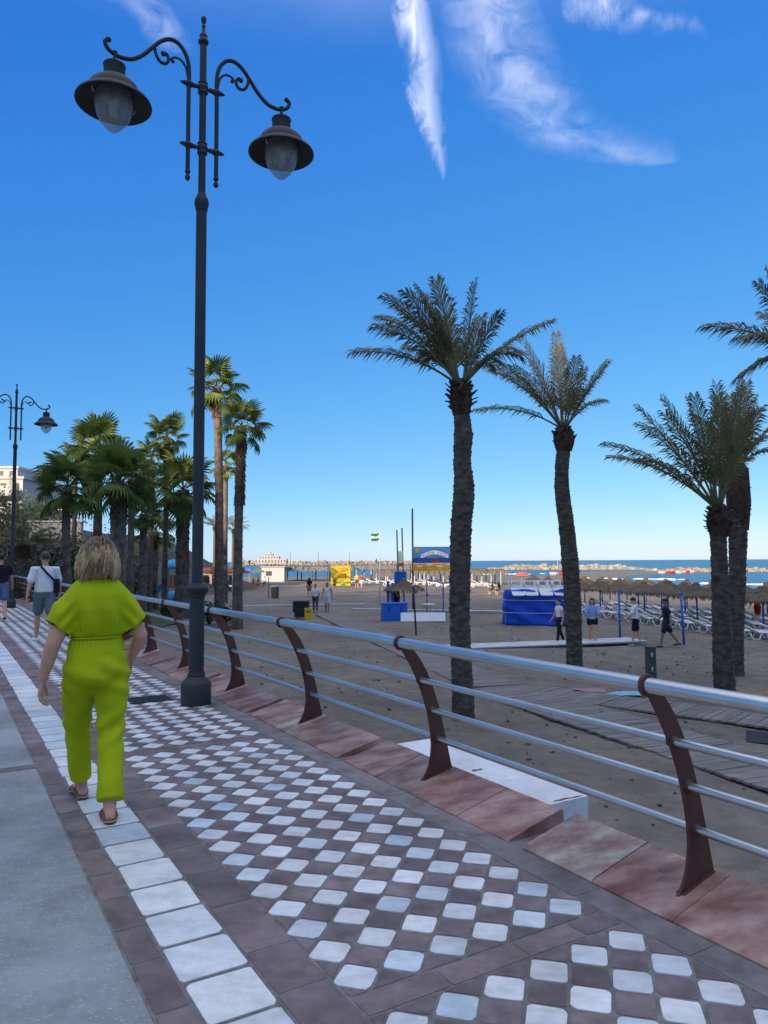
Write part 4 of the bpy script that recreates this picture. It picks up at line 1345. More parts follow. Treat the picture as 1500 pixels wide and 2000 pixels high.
# dark discs painted for the shaded inside of the sleeves; dark pocket edge
m_opening = cloth('dark_opening', (.02, .02, .018))
MB().tube([(.176, -.035, .872), (.184, -.005, .845), (.182, .03, .826)], .0065, 6).build('pocket_edge', m_opening, JS, True)
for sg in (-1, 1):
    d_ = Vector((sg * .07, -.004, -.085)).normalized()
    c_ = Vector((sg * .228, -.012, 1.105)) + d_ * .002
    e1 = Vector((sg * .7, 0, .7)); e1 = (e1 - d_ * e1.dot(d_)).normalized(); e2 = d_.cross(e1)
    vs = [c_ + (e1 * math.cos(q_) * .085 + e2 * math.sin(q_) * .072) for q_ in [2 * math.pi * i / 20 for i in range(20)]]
    MB().add(vs, [tuple(range(20))]).build('sleeve_shade', m_opening, JS)
# hair: shell plus locks
def blond():
    m = mat('blond_hair', (.22, .125, .050), .42, scale=26, col2=(.74, .51, .25), ramp=(.33, .67), stretch=(1, 1, .14), bump=.6, bscale=60, rand=.18)
    nt = m.node_tree; bs = nt.nodes['Principled BSDF']
    base = bs.inputs['Base Color'].links[0].from_socket
    geo = N(nt, 'ShaderNodeNewGeometry'); sp = N(nt, 'ShaderNodeSeparateXYZ', {0: geo.outputs['Position']})
    nz = N(nt, 'ShaderNodeTexNoise', {'Vector': geo.outputs['Position'], 'Scale': 22.0, 'Detail': 3})
    zz = MATH(nt, 'ADD', sp.outputs[2], MATH(nt, 'MULTIPLY', nz.outputs[0], .10))
    f = N(nt, 'ShaderNodeMapRange', {0: zz, 1: 1.60, 2: 1.70, 3: 0.0, 4: .78})
    mx = N(nt, 'ShaderNodeMix', data_type='RGBA')
    nt.links.new(f.outputs[0], mx.inputs[0]); nt.links.new(base, mx.inputs[6]); mx.inputs[7].default_value = (.060, .042, .030, 1)   # darker roots
    nt.links.new(mx.outputs[2], bs.inputs['Base Color'])
    return m
m_blond = blond()
HP = [(1.375, .100), (1.41, .114), (1.455, .121), (1.50, .118), (1.545, .108), (1.585, .094), (1.62, .075), (1.648, .048), (1.664, .018)]
def hrad(z):
    for (z0, r0), (z1, r1) in zip(HP[:-1], HP[1:]):
        if z <= z1: return r0 + (r1 - r0) * max(0, (z - z0)) / (z1 - z0)
    return .012
hs = MB()
hs.loft([(0, .006, z, r * .93, r * .87) for z, r in HP if z > 1.44], 22)
hm = remesh(hs, .010, 3)
hn = [Vector(v.normal) for v in hm.vertices]
for v, n_ in zip(hm.vertices, hn):
    a = math.atan2(v.co.x, v.co.y - .005)
    v.co += n_ * (.0065 * math.sin(a * 17 + 5 * math.sin(v.co.z * 17)) * min(1, max(0, (1.65 - v.co.z) / .06)) + .004 * mnoise.noise(v.co * 40))
hm.materials.append(m_blond)
HO = put(hm, 'hair', W)
lk = MB()
hr_ = random.Random(12)
for i in range(430):
    a = hr_.uniform(-math.pi, math.pi)
    if abs(a) < .55: continue                        # leaves the face free (faces +Y)
    top = hr_.uniform(1.54, 1.662)
    bot = hr_.uniform(1.385, 1.47) - .035 * min(1, abs(math.sin(a))) + .020 * max(0, -math.cos(a))
    ph, am = hr_.uniform(0, 6.3), hr_.uniform(.004, .013)
    pts, rad = [], []
    m_ = 12
    for k in range(m_ + 1):
        z = top + (bot - top) * k / m_
        r = hrad(z) * (1.02 + .07 * max(0, (1.52 - z) / .12) * hr_.uniform(.4, 1.0))
        aa = a + .10 * math.sin(ph + z * 30)
        pts.append((r * math.sin(aa) + am * math.sin(ph + z * 46), .004 + r * .95 * math.cos(aa) + am * math.cos(ph + z * 40), z))
        rad.append(.0075 * (1 - .75 * k / m_))
    lk.tube(pts, rad, 4)
lo = lk.build('locks', m_blond, HO, True)
# sandals
m_lea = mat('tan_leather', (.24, .085, .035), .5, var=.2, scale=25, bump=.2); m_sole = mat('sandal_sole', (.05, .03, .022), .7); m_solel = mat('sole_edge', (.45, .33, .22), .7)
for a_, fd in ((RA, V3(.10, 1, -.02)), (LA, V3(-.06, 1, .05))):
    fd = fd.normalized(); sd = fd.cross(V3(0, 0, 1)).normalized()
    b = V3(a_.x, a_.y, a_.z - .0765)
    st = [(-.072, .012), (-.062, .030), (-.02, .037), (.05, .038), (.12, .045), (.17, .040), (.205, .016)]
    q = MB().tube([b + fd * x + V3(0, 0, .012) for x, w in st], [w for x, w in st], 16, flat=.24, ref=sd)
    S_ = q.build('sandal', m_sole, W, True)
    MB().tube([b + fd * x + V3(0, 0, .017) for x, w in st], [w * 1.01 for x, w in st], 16, flat=.10, ref=sd).build('sole_edge', m_solel, S_, True)
    # heel cup and straps
    hc = MB()
    ring = []
    vs, fs = [], []
    m_ = 12
    for k in range(m_ + 1):
        an_ = R(-100 + 200 * k / m_)
        d_ = -fd * math.cos(an_) * .056 + sd * math.sin(an_) * .041
        for zz, kk in ((.016, 1.0), (.060, .93)):
            p = b + d_ * kk + V3(0, 0, zz - .010 * (1 - math.cos(an_)) * (zz > .03))
            vs.append(p)
    for k in range(m_): fs.append((2 * k, 2 * k + 2, 2 * k + 3, 2 * k + 1))
    hc.add(vs, fs)
    hc.build('heel_cup', m_lea, S_, True)
    q = MB()
    for y_, zt, w in ((.03, .082, .046), (.12, .052, .047)):
        pts = [b + fd * y_ + sd * w * math.cos(t_) + V3(0, 0, .014 + (zt - .014) * math.sin(t_)) for t_ in [math.pi * i / 8 for i in range(9)]]
        q.tube(pts, .013, 6, flat=.3, ref=fd)
    q.build('strap', m_lea, S_, True)

# ---- the others on the promenade
man = person('man in white t-shirt and grey shorts walking ahead of the woman in green', PT(15.7, 1.74), A0 + .1, 1.72, ((16, 4), (-14, 14)), ((-8, 16, 10), (6, 14, 15)),
             top=m_wht, bottom=m_gry, hair=m_hair_b, shoes=m_shoe_w, loose=1.12, voxel=.013, sleeve=.62)
bag = thing('shoulder_bag', 'black shoulder bag with a diagonal strap on the man in white', 'bag', PT(15.7, 1.74), A0 + .1)
m_bag = cloth('black_nylon', (.014, .014, .016), rough=.6)
q = MB().box((.19, -.085, 1.06), (.10, .085, .26), rz=.25, taper=.9)
q.build('pouch', m_bag, bag)
sp_ = bez([(-.085, .02, 1.455), (-.09, -.085, 1.43), (-.02, -.142, 1.33), (.08, -.150, 1.22), (.165, -.125, 1.14)], 6)
MB().tube(sp_, .020, 6, flat=.25, ref=(.6, 0, .5)).build('strap', m_bag, bag, True)
person('walker in black top and denim shorts cut off by the edge of the picture', PT(21.8, 1.36), A0, 1.74, ((14, 4), (-16, 14)), top=m_blk, bottom=m_den, hair=m_hair_d, shoes=m_shoe_b, skinm=m_skin, voxel=.018)

# ---- people on the beach
def bpos(px, py):
    p = gp(px, py, SAND); return (p.x, p.y, beach_at(p.x, p.y))
person('woman in white vest and black leggings walking past the blue tarpaulin', bpos(1093, 1253), R(105), 1.66, ((12, 4), (-12, 10)), ((-10, 8, 20), (10, 10, 25)), top=m_wht, bottom=m_blk, bottom_len='long', loose=.96, hair=m_hair_d, hair_len='bun', shoes=m_shoe_w, female=True, sleeve=.25)
person('woman in open light blue shirt and black shorts looking at something in her hands', bpos(1158, 1253), R(165), 1.70, ((9, 3), (-11, 4)), ((25, 14, 75), (25, 14, 80)), top=m_blu, bottom=m_blk, bottom_len='hot', loose=1.12, hair=m_hair_d, hair_len='long', shoes=m_shoe_w, female=True, sleeve=.95)
person('man in loose white t-shirt and black shorts with head bowed', bpos(1242, 1254), R(75), 1.72, ((10, 3), (-8, 8)), ((25, 12, 30), (-5, 12, 20)), top=m_wht, bottom=m_blk, loose=1.15, hair=m_hair_d, shoes=m_shoe_w, look=(0, R(-28)), sleeve=.7, lean=3)
person('man all in black striding over the sand beside the loungers', bpos(1303, 1257), R(80), 1.76, ((20, 8), (-22, 14)), ((-18, 14, 20), (16, 14, 25)), top=m_nvy, bottom=m_nvy, hair=m_hair_d, shoes=m_shoe_b, skinm=m_skin_d, look=(0, R(-12)))
person('woman in white top and grey trousers walking beside the bins', bpos(616, 1196), R(185), 1.66, ((10, 3), (-10, 8)), top=m_wht, bottom=m_drk, bottom_len='long', hair=m_hair_d, shoes=m_shoe_b, female=True, voxel=.022)
person('man in white vest and pale shorts walking beside the woman in grey trousers', bpos(639, 1196), R(178), 1.74, ((12, 3), (-12, 10)), top=m_wht, tank=True, bottom=m_lit, hair=m_hair_d, skinm=m_skin_d, shoes=m_shoe_b, voxel=.022)
person('person with long black hair and black top behind the couple on the sand', bpos(604, 1166), R(10), 1.62, ((6, 2), (-6, 4)), top=m_blk, bottom=m_skin_d, hair=m_hair_d, hair_len='long', female=True, voxel=.024)
person('person in red beyond the thatched parasols at the water side', bpos(1480, 1205), R(120), 1.7, ((6, 2), (-6, 4)), top=m_red_c, bottom=m_red_c, hair=m_hair_d, voxel=.024)
person('person in yellow top beside the yellow kiosk', bpos(697, 1145), R(200), 1.7, ((10, 3), (-10, 8)), top=m_yel, bottom=m_drk, hair=m_hair_d, voxel=.03)
person('person in red top beside the one in yellow', bpos(706, 1145), R(160), 1.6, ((10, 3), (-10, 8)), top=m_red_c, bottom=m_lit, hair=m_hair_b, voxel=.03)
person('barelegged person half hidden under the thatched sunshade by the blue box', bpos(772, 1198), R(175), 1.6, ((6, 2), (-6, 6)), top=m_drk, bottom=m_blk, hair=m_hair_d, skinm=m_skin_d, voxel=.026)
SIT = ((82, 95), (78, 100))
for i, (px, py, tm, lb, f) in enumerate(((962, 1153, m_grn, 'person in green sitting on the sunlit sand', 60), (975, 1154, m_blk, 'person in dark clothes sitting beside the one in green', 40),
        (505, 1150, cloth('coral', (.6, .22, .14)), 'sunbather in coral sitting nearest the grey bin', 150), (495, 1149, m_skin, 'bare shouldered sunbather sitting among the group near the water', 200), (517, 1148, cloth('lilac', (.45, .42, .55)), 'sunbather in lilac sitting at the end of the group', 170))):
    x, y, z = bpos(px, py)
    pp = person(lb, (x, y, z - .0), R(f), 1.66, SIT, ((35, 10, 20), (30, 10, 30)), top=tm, bottom=m_drk, hair=m_hair_b, hair_len='long' if i % 2 else 'short', female=bool(i % 2), voxel=.028, group='people sitting on the sand')

# ------------------------------------------------------------------ beach furniture
m_wood = mat('weathered_planks', (.190, .165, .138), .9, scale=3, col2=(.300, .265, .225), rand=.14, bump=.6, bscale=40, stretch=(1, 6, 1))
m_slab = mat('pale_slabs', (.44, .44, .43), .8, scale=2, col2=(.60, .59, .57), rand=.06, bump=.3)
def boardwalk(label, a, b, width, pitch=.155, name='boardwalk', m=None, z=SAND + .030, skew=0.0, upto=300):
    """planks laid across the line a-b"""
    a, b = Vector((*a, 0)), Vector((*b, 0))
    d = (b - a); L = d.length; d.normalize()
    B_ = thing(name, label, 'boardwalk' if pitch < .5 else 'path', (a.x, a.y, z), math.atan2(d.y, d.x))
    n = int(L / pitch)
    var = [MB().box((0, 0, 0), (pitch - .014, width * rnd.uniform(.985, 1.0), .035)).mesh('plank', m or m_wood) for _ in range(4)]
    for i in range(min(n, upto)):
        o = put(rnd.choice(var), 'plank' if pitch < .5 else 'slab', B_, (i * pitch + pitch / 2, rnd.uniform(-.02, .02), rnd.uniform(-.005, .006)), skew + rnd.uniform(-.006, .006))
    q = MB()
    for y in (-width * .36, 0, width * .36): q.box((L / 2, y, -.045), (L, .06, .05))
    q.build('bearer', m or m_wood, B_)
    return B_
# main walk along the foot of the promenade, edges measured on the ground
boardwalk('weathered plank boardwalk curving over the sand just below the promenade', (6.7, 7.4), (2.55, 17.6), 1.55)
boardwalk('far stretch of the plank boardwalk leading away towards the bins', (2.60, 17.75), (-3.2, 42.0), 1.45)
boardwalk('second worn boardwalk branching off below the shower post', (3.3, 17.2), (9.6, 11.6), 1.3)
boardwalk('white slab path across the sand in front of the walkers', (2.0, 25.7), (9.5, 27.9), 1.25, .6, 'slab_path', m_slab)
boardwalk('thin far slab path crossing the beach behind the blue box', (-2.0, 46.6), (8.0, 43.4), .55, .8, 'slab_path', m_slab)
boardwalk('slab path under the sunlit stretch of far sand', (-10.0, 50.5), (-1.2, 52.0), .5, .8, 'slab_path', m_slab)

m_lounger = mat('white_plastic', (.82, .82, .80), .45, var=.05, scale=4)
m_mesh_b = mat('lounger_mesh', (.50, .55, .62), .8)
def lounger_proto():
    r = thing('sun_lounger', 'x', 'sun lounger', (0, 0, 0), 0)
    # foot end at +X; back raised at -X
    fr = MB()
    for sy in (-1, 1):
        fr.tube([(-.30, sy * .31, .30), (.2, sy * .32, .30), (.9, sy * .31, .29), (1.02, sy * .27, .28)], [.032] * 4, 6)
    fr.tube([(1.02, -.27, .28), (1.02, .27, .28)], .03, 6); fr.tube([(-.30, -.31, .30), (-.30, .31, .30)], .03, 6)
    fr.build('frame', m_lounger, r, True)
    st = MB()
    for k in range(7):
        st.box((-.18 + k * .18, 0, .315), (.15, .56, .015))
    st.build('seat', m_lounger, r)
    b = MB()
    c, s = math.cos(R(27)), math.sin(R(27))
    P = lambda x, y, z=0: (-.30 - x * c - z * s * 0, y, .31 + x * s + z)
    for sy in (-1, 1): b.tube([P(0, sy * .29), P(.40, sy * .29), P(.78, sy * .27)], .028, 6)
    b.tube([P(.78, -.27), P(.82, 0), P(.78, .27)], .028, 6)
    for k in range(4):
        b.box(P(.10 + k * .18, 0, .01), (.15, .54, .014), ry=R(27))
    b.build('backrest', m_lounger, r)
    # moulded legs: trapezoid hoops front and rear
    for x in (.72, -.45):
        lg = MB()
        for sy in (-1, 1):
            lg.tube([(x + .22, sy * .30, .29), (x + .13, sy * .31, .03), (x - .13, sy * .31, .03), (x - .22, sy * .30, .29)], .030, 6)
        lg.tube([(x, -.31, .03), (x, .31, .03)], .022, 6)
        lg.build('leg', m_lounger, r, True)
    return r
LP = lounger_proto()
m_thatch = mat('thatch', (.085, .062, .042), .95, scale=14, col2=(.215, .165, .110), bump=1.4, bscale=50, stretch=(1, 1, .4), rand=.12)
m_blue_p = mat('blue_paint', (.015, .14, .50), .5, var=.15, scale=8)
def thatch_mesh(rad=1.05, h=.62):
    q = MB()
    seg = 26
    prof = [(.03, h), (.12, h * .97), (.18, h * .80), (.30, h * .66), (.55, h * .46), (.82, h * .22), (1.0, .02)]
    vs, fs = [], []
    for i, (r, z) in enumerate(prof):
        for k in range(seg):
            a = 2 * math.pi * k / seg
            j = 1 + rnd.uniform(-.045, .045)
            vs.append((rad * r * j * math.cos(a), rad * r * j * math.sin(a), z + rnd.uniform(-.018, .018)))
    for i in range(len(prof) - 1):
        for k in range(seg):
            k2 = (k + 1) % seg
            fs.append((i * seg + k, (i + 1) * seg + k, (i + 1) * seg + k2, i * seg + k2))
    q.add(vs, fs)
    for k in range(170):                                  # fringe
        a = rnd.uniform(0, 6.283); r = rad * rnd.uniform(.93, 1.02); w = .03
        p = Vector((r * math.cos(a), r * math.sin(a), .06)); t = Vector((-math.sin(a), math.cos(a), 0)) * w
        e = p + Vector((math.cos(a) * .05, math.sin(a) * .05, -rnd.uniform(.10, .24)))
        q.add([p - t, p + t, e + t * .3, e - t * .3], [(0, 1, 2, 3)])
    for k in range(140):                                  # loose straws on the slope
        a = rnd.uniform(0, 6.283); f = rnd.uniform(.2, .9); r = rad * f; z = h * (1 - f) ** .9 * .95
        p = Vector((r * math.cos(a), r * math.sin(a), z + .02)); t = Vector((-math.sin(a), math.cos(a), 0)) * .02
        e = p + Vector((math.cos(a) * .20, math.sin(a) * .20, -.11 + rnd.uniform(0, .05)))
        q.add([p - t, p + t, e + t * .5, e - t * .5], [(0, 1, 2, 3)])
    q.lathe([(rad * .17, h * .82), (rad * .15, h * 1.0), (rad * .08, h * 1.08), (.01, h * 1.10)], 12, cap=False)
    return q.mesh('canopy', m_thatch, True)
TH = [thatch_mesh() for _ in range(4)]
pole_me = MB().tube([(0, 0, -.3), (0, 0, 1.95)], .042, 10).mesh('pole', m_blue_p, True)
rib_me = MB()
for k in range(8):
    a = k * math.pi / 4
    rib_me.tube([(0, 0, 1.9), (.95 * math.cos(a), .95 * math.sin(a), 1.48)], .015, 5)
rib_me = rib_me.mesh('ribs', m_wood)
def parasol(label, x, y, h=0.0, group='thatched parasols on the beach'):
    z = beach_at(x, y)
    P_ = thing('thatched_parasol', label, 'parasol', (x, y, z), rnd.uniform(0, 6.28), group)
    o = put(rnd.choice(TH), 'canopy', P_, (0, 0, 1.46 + h))
    o.scale = (rnd.uniform(.95, 1.12),) * 2 + (rnd.uniform(.9, 1.1),)
    o.rotation_euler = (rnd.gauss(0, .03), rnd.gauss(0, .03), 0)
    put(pole_me, 'pole', P_, (0, 0, h)); put(rib_me, 'ribs', P_, (0, 0, h))
    return P_
rowA, rowB = Vector((16.6, 32.5, 0)), Vector((10.4, 56.5, 0))
rd = (rowB - rowA).normalized(); rn = Vector((rd.y, -rd.x, 0))
ORD = ['first', 'second', 'third', 'fourth', 'fifth', 'sixth', 'seventh', 'eighth', 'ninth', 'tenth', 'eleventh', 'twelfth']
ROW = ['front row', 'second row', 'row nearest the water']
first = True
for row in range(3):
    for k in range(12):
        c = rowA + rd * (k * 2.25 - 2.2 + .5 * (row % 2)) + rn * (row * 3.1)
        c += Vector((rnd.gauss(0, .06), rnd.gauss(0, .06), 0))
        parasol('%s thatched parasol from the near end of the %s' % (ORD[k], ROW[row]), c.x, c.y, rnd.uniform(-.05, .06))
        if k < 11:
            for sd_ in (-.62, .62):
                p = c + rd * sd_ - rn * 1.45
                L = LP if first else copy_tree(LP)
                first = False
                tag(L, 'white sun lounger on the %s side of parasol %s in the %s' % ('near' if sd_ < 0 else 'far', ORD[k], ROW[row]), None, 'white sun loungers in rows')
                L.location = (p.x, p.y, beach_at(p.x, p.y) - .01)
                L.rotation_euler = (0, 0, math.atan2(rn.y, rn.x) - .32 + rnd.gauss(0, .05))
# bare blue poles before the front row
for px, py, lean, lb in ((1211, 1243, 0, 'bare blue pole standing in the sand between the walkers'), (1336, 1251, .03, 'bare blue pole leaning slightly beside the man in black'), (813, 1241, .05, 'dark blue pole in the sand left of the nearest date palm')):
    p = gp(px, py)
    ln = 1.9 if px > 1000 else 2.0
    t = thing('blue_pole', lb, 'pole', (p.x, p.y, beach_at(p.x, p.y)))
    MB().tube([(0, 0, -.1), (-lean * ln, 0, ln)], .045 if px > 1000 else .035, 10).build('shaft', m_blue_p if px > 1000 else mat('dark_blue', (.012, .02, .075), .5), t, True)
    MB().ell((-lean * ln, 0, ln + .01), .06, .06, .05).build('cap', m_blue_p if px > 1000 else m_wht, t, True)

# blue tarpaulin over stacked loungers, loungers upside down on top, one leaning
m_tarp = mat('blue_tarpaulin', (.004, .050, .44), .42, scale=2.2, col2=(.008, .085, .60), bump=.8, bscale=6)
c = gp(1052, 1217)
TP = thing('tarpaulin_stack', 'big stack of loungers wrapped in bright blue tarpaulin behind the sunlit palm', 'tarpaulin', (c.x, c.y + .7, beach_at(c.x, c.y)), R(-4))
bm = bmesh.new()
bmesh.ops.create_cube(bm, size=1.0)
bmesh.ops.subdivide_edges(bm, edges=bm.edges[:], cuts=15, use_grid_fill=True)
for v in bm.verts:
    x, y, z = v.co
    f = .5 - z
    w = 2.85 + .25 * f * (1 if x < 0 else .6)
    nx, ny, nz = x * w, y * (1.7 + .2 * f), (z + .5) * 1.72
    if z > .4: nz -= .10 * (1 - min(1, abs(x) * 2)) + .05 * math.sin(x * 9)
    n_ = Vector((nx * 1.6, ny * 1.6, nz * 1.2))
    d = mnoise.noise(n_) * .12 + mnoise.noise(n_ * 2.7) * .06 + .03 * math.sin(nz * 9 + 4 * nx + 2 * mnoise.noise(n_ * 2))
    v.co = Vector((nx, ny, nz)) + Vector((x, y * 1.2, z * .5)).normalized() * d
me = bpy.data.meshes.new('tarpaulin'); bm.to_mesh(me); bm.free()
me.polygons.foreach_set('use_smooth', [True] * len(me.polygons)); me.materials.append(m_tarp)
put(me, 'sheet', TP)
q = MB()
for z in (.62, 1.22):
    q.tube(bez([(-1.56, -.98, z), (0, -1.01, z - .03), (1.55, -.98, z), (1.56, .95, z), (-1.56, .95, z), (-1.56, -.98, z)], 6), .012, 5)
q.build('rope', m_wht, TP, True)
ztop = beach_at(c.x, c.y) + 1.70
for k in range(4):
    L = copy_tree(LP)
    tag(L, 'white sun lounger lying upside down on top of the blue tarpaulin stack', None, 'loungers on top of the tarpaulin')
    L.location = (c.x - .95 + k * .66, c.y + .55, ztop + .42)
    L.rotation_euler = (math.pi, 0, math.pi / 2 + rnd.gauss(0, .06))
L = copy_tree(LP)
tag(L, 'white sun lounger propped on its side against the blue tarpaulin', None, None)
del L['group']
p = gp(1017, 1213)
L.location = (p.x + .25, p.y - .15, beach_at(p.x, p.y) + .30)
L.rotation_euler = (R(68), R(10), R(12))

# shower post, pallet, dark mat, cloths
m_grey_p = mat('grey_post', (.075, .080, .080), .6, var=.2, scale=9, bump=.3)
p = gp(1272, 1337)
t = thing('shower_post', 'short square grey foot shower post with chrome taps on the sand', 'shower post', (p.x, p.y, beach_at(p.x, p.y)), R(-18))
MB().box((0, 0, .42), (.25, .25, .98)).build('pillar', m_grey_p, t); MB().box((0, 0, .92), (.27, .27, .03)).build('cap', m_grey_p, t)
for z in (.74, .40):
    q = MB().tube([(.03, -.125, z), (.03, -.20, z), (.03, -.225, z - .04)], [.018, .016, .014], 8); q.lathe([(.028, 0), (.028, .03), (.012, .045)], 10, c=(.03, -.165, z + .01))
    q.build('tap', m_steel, t, True)
MB().box((0, 0, -.02), (.9, .9, .06)).build('foot_slab', m_conc, t)
m_pal = mat('pallet_wood', (.26, .165, .085), .85, scale=8, col2=(.42, .29, .16), rand=.12, bump=.5)
p = gp(1495, 1360)
t = thing('wooden_pallet', 'raw wooden pallet lying on the sand behind the railing', 'pallet', (p.x + .1, p.y + .3, beach_at(p.x, p.y)), R(-20))
for k in range(6): MB().box((0, -.42 + k * .17, .135), (1.25, .12, .022)).build('board', m_pal, t)
for x in (-.56, 0, .56):
    MB().box((x, 0, .105), (.12, 1.0, .03)).build('bearer', m_pal, t)
    for y in (-.44, 0, .44): MB().box((x, y, .045), (.12, .12, .09)).build('block', m_pal, t)
def sheet(name, label, cat, x, y, w, d, m, rz, crease=.05):
    z = beach_at(x, y)
    q = MB(); nx, ny = 14, 10
    for j in range(ny + 1):
        for i in range(nx + 1):
            a, b = (i / nx - .5) * w, (j / ny - .5) * d
            e = .03 + max(0, crease * mnoise.noise(Vector((a * 3 + x, b * 3, 0)))) + .03
            q.v.append((a + .06 * mnoise.noise(Vector((b * 2, 3, 1))), b + .06 * mnoise.noise(Vector((a * 2, 9, 1))), e))
    q.f = [(j * (nx + 1) + i, j * (nx + 1) + i + 1, (j + 1) * (nx + 1) + i + 1, (j + 1) * (nx + 1) + i) for j in range(ny) for i in range(nx)]
    o = q.build(name, m, None, True, (x, y, z), rz)
    return tag(o, label, cat)
sheet('rubber_mat', 'dark mat on the sand at the edge of the picture below the pallet', 'mat', 7.05, 12.5, 1.9, .9, mat('black_rubber', (.03, .033, .04), .8), R(-25))
sheet('blue_cloth', 'pale blue cloth lying crumpled on the dark mat', 'cloth', 6.85, 12.35, .5, .22, mat('pale_blue_cloth', (.25, .55, .70), .8), R(-15)).location.z += .06
sheet('towel', 'light blue towel dropped on the sand under the shower post', 'towel', 5.35, 16.7, .75, .35, mat('towel_blue', (.25, .50, .62), .9), R(10))
sheet('pink_towel', 'faded pink cloth beside the light blue towel', 'cloth', 4.65, 17.05, .7, .4, mat('towel_pink', (.35, .22, .20), .9), R(-10))

# bins
m_black_pl = mat('black_plastic', (.018, .019, .021), .5); m_yel_pl = mat('yellow_plastic', (.72, .50, .01), .5, var=.06)
p = gp(597, 1209)
t = thing('black_bin', 'black wheeled bin standing beside the yellow one on the sand', 'bin', (p.x - .12, p.y + .25, beach_at(p.x, p.y)))
MB().box((-.1, 0, .48), (.72, .6, .80), taper=1.06).build('tub', m_black_pl, t); MB().box((-.1, .0, .915), (.84, .72, .07)).build('lid', m_grey_p, t)
MB().box((-.50, -.1, .62), (.10, .5, .55)).build('flap', m_black_pl, t)
for x in (-.36, .16): MB().tube([(x - .03, .25, .09), (x + .03, .25, .09)], .09, 12).build('wheel', m_black_pl, t)
t = thing('yellow_bin', 'small yellow recycling bin in front of the black bin', 'bin', (p.x + .17, p.y - .22, beach_at(p.x, p.y)))
MB().box((0, 0, .27), (.36, .30, .52), taper=1.08).build('tub', m_yel_pl, t); MB().box((0, 0, .555), (.42, .35, .045)).build('lid', m_yel_pl, t)
MB().box((0, -.17, .40), (.20, .012, .06)).build('handle', m_black_pl, t)
p = gp(537, 1169)
t = thing('litter_bin', 'grey litter bin beside a thin post on the far sand', 'bin', (p.x, p.y, beach_at(p.x, p.y)))
MB().lathe([(.28, 0), (.30, .05), (.32, .92), (.34, .94)], 18).build('tub', m_grey_p, t, True); MB().lathe([(.36, .94), (.36, 1.0), (.26, 1.03)], 18).build('lid', m_conc, t)
MB().tube([(-.52, 0, 0), (-.52, 0, 1.75)], .04, 8).build('post', m_bark, t)

# yellow kiosk with print
m_kiosk = mat('kiosk_yellow', (.42, .30, .004), .5, var=.05, scale=2); m_kgreen = mat('kiosk_green', (.04, .16, .012), .5); m_korange = mat('kiosk_orange', (.32, .055, .008), .5); m_kdgreen = mat('kiosk_dark_green', (.02, .09, .012), .5)
a, b = gp(647, 1143), gp(684, 1143)
kw = (b - a).length
KI = thing('yellow_kiosk', 'bright yellow kiosk box with red lettering and a green number', 'kiosk', ((a.x + b.x) / 2, a.y + 1.0, beach_at(a.x, a.y)), 0)
MB().box((0, 0, 1.25), (kw, 2.0, 2.5)).build('cabin', m_kiosk, KI)
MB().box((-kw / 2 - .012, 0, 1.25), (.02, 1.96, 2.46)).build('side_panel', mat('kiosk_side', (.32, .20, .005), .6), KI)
MB().box((0, 0, 2.53), (kw + .1, 2.1, .06)).build('roof', m_kiosk, KI)
for i in range(4):
    for j in range(2):
        if (i + j) % 2 == 0:
            MB().box((-kw / 2 + kw * (i + .5) / 4, -1.006, .14 + .26 * j), (kw / 4 - .02, .012, .24)).build('green_square', m_kgreen, KI)
def text(body_, size, m, parent, loc, name='lettering', ext=.004, align='CENTER', rot=(math.pi / 2, 0, 0)):
    cu = bpy.data.curves.new(name, 'FONT')
    cu.body, cu.size, cu.extrude, cu.align_x = body_, size, ext, align
    cu.materials.append(m)
    ob = bpy.data.objects.new('lettering_work', cu)
    WORK.collection.objects.link(ob)
    with bpy.context.temp_override(scene=WORK, view_layer=WORK.view_layers[0]):
        dg = bpy.context.evaluated_depsgraph_get()
    me = bpy.data.meshes.new_from_object(ob.evaluated_get(dg))
    WORK.collection.objects.unlink(ob)
    o = put(me, name, parent, loc)
    o.rotation_euler = rot
    return o
text('SIDE', .62, m_korange, KI, (.40, -1.008, 1.83))
text('3', 1.05, m_kdgreen, KI, (.52, -1.008, .82))
MB().box((-.45, -1.006, 1.72), (.5, .012, .10)).build('small_print', m_korange, KI)

# painted beach bar sign on tall posts
m_sblue = mat('sign_blue', (.035, .16, .42), .6, scale=1.2, col2=(.06, .24, .52)); m_sdeep = mat('sign_deep_blue', (.01, .06, .30), .6); m_sor = mat('sign_orange', (.60, .28, .02), .7, scale=3, col2=(.75, .48, .06)); m_sred = mat('sign_red', (.35, .02, .02), .6)
m_pole_d = mat('dark_pole', (.03, .035, .045), .5)
YS = 46.0
p0, p1 = at(806, 1068, YS), at(893, 1115, YS)
SG = thing('beach_sign', 'painted blue and orange beach bar sign with a white ribbon banner', 'sign', (p0.x, YS, SAND))
sw = p1.x - p0.x; zt = p0.z - SAND; zb = p1.z - SAND; zm = zb + (zt - zb) * .33
MB().box((sw / 2, 0, (zt + zm) / 2), (sw, .06, zt - zm)).build('upper_board', m_sblue, SG)
MB().box((sw / 2, -.034, zm + .17), (sw - .02, .01, .30)).build('painted_sea', m_sdeep, SG)
MB().box((sw / 2, 0, (zb + zm) / 2 - .01), (sw, .06, zm - zb - .04)).build('lower_board', m_sor, SG)
rb = []
for i in range(13):
    f = i / 12; x = sw * (.18 + .62 * f); z = zt - .62 + .26 * math.sin(math.pi * f) ** 1.2
    rb.append((x, z))
q = MB()
vs = [(x, -.038, z - .11) for x, z in rb] + [(x, -.038, z + .13) for x, z in rb] + [(x, -.031, z - .11) for x, z in rb] + [(x, -.031, z + .13) for x, z in rb]
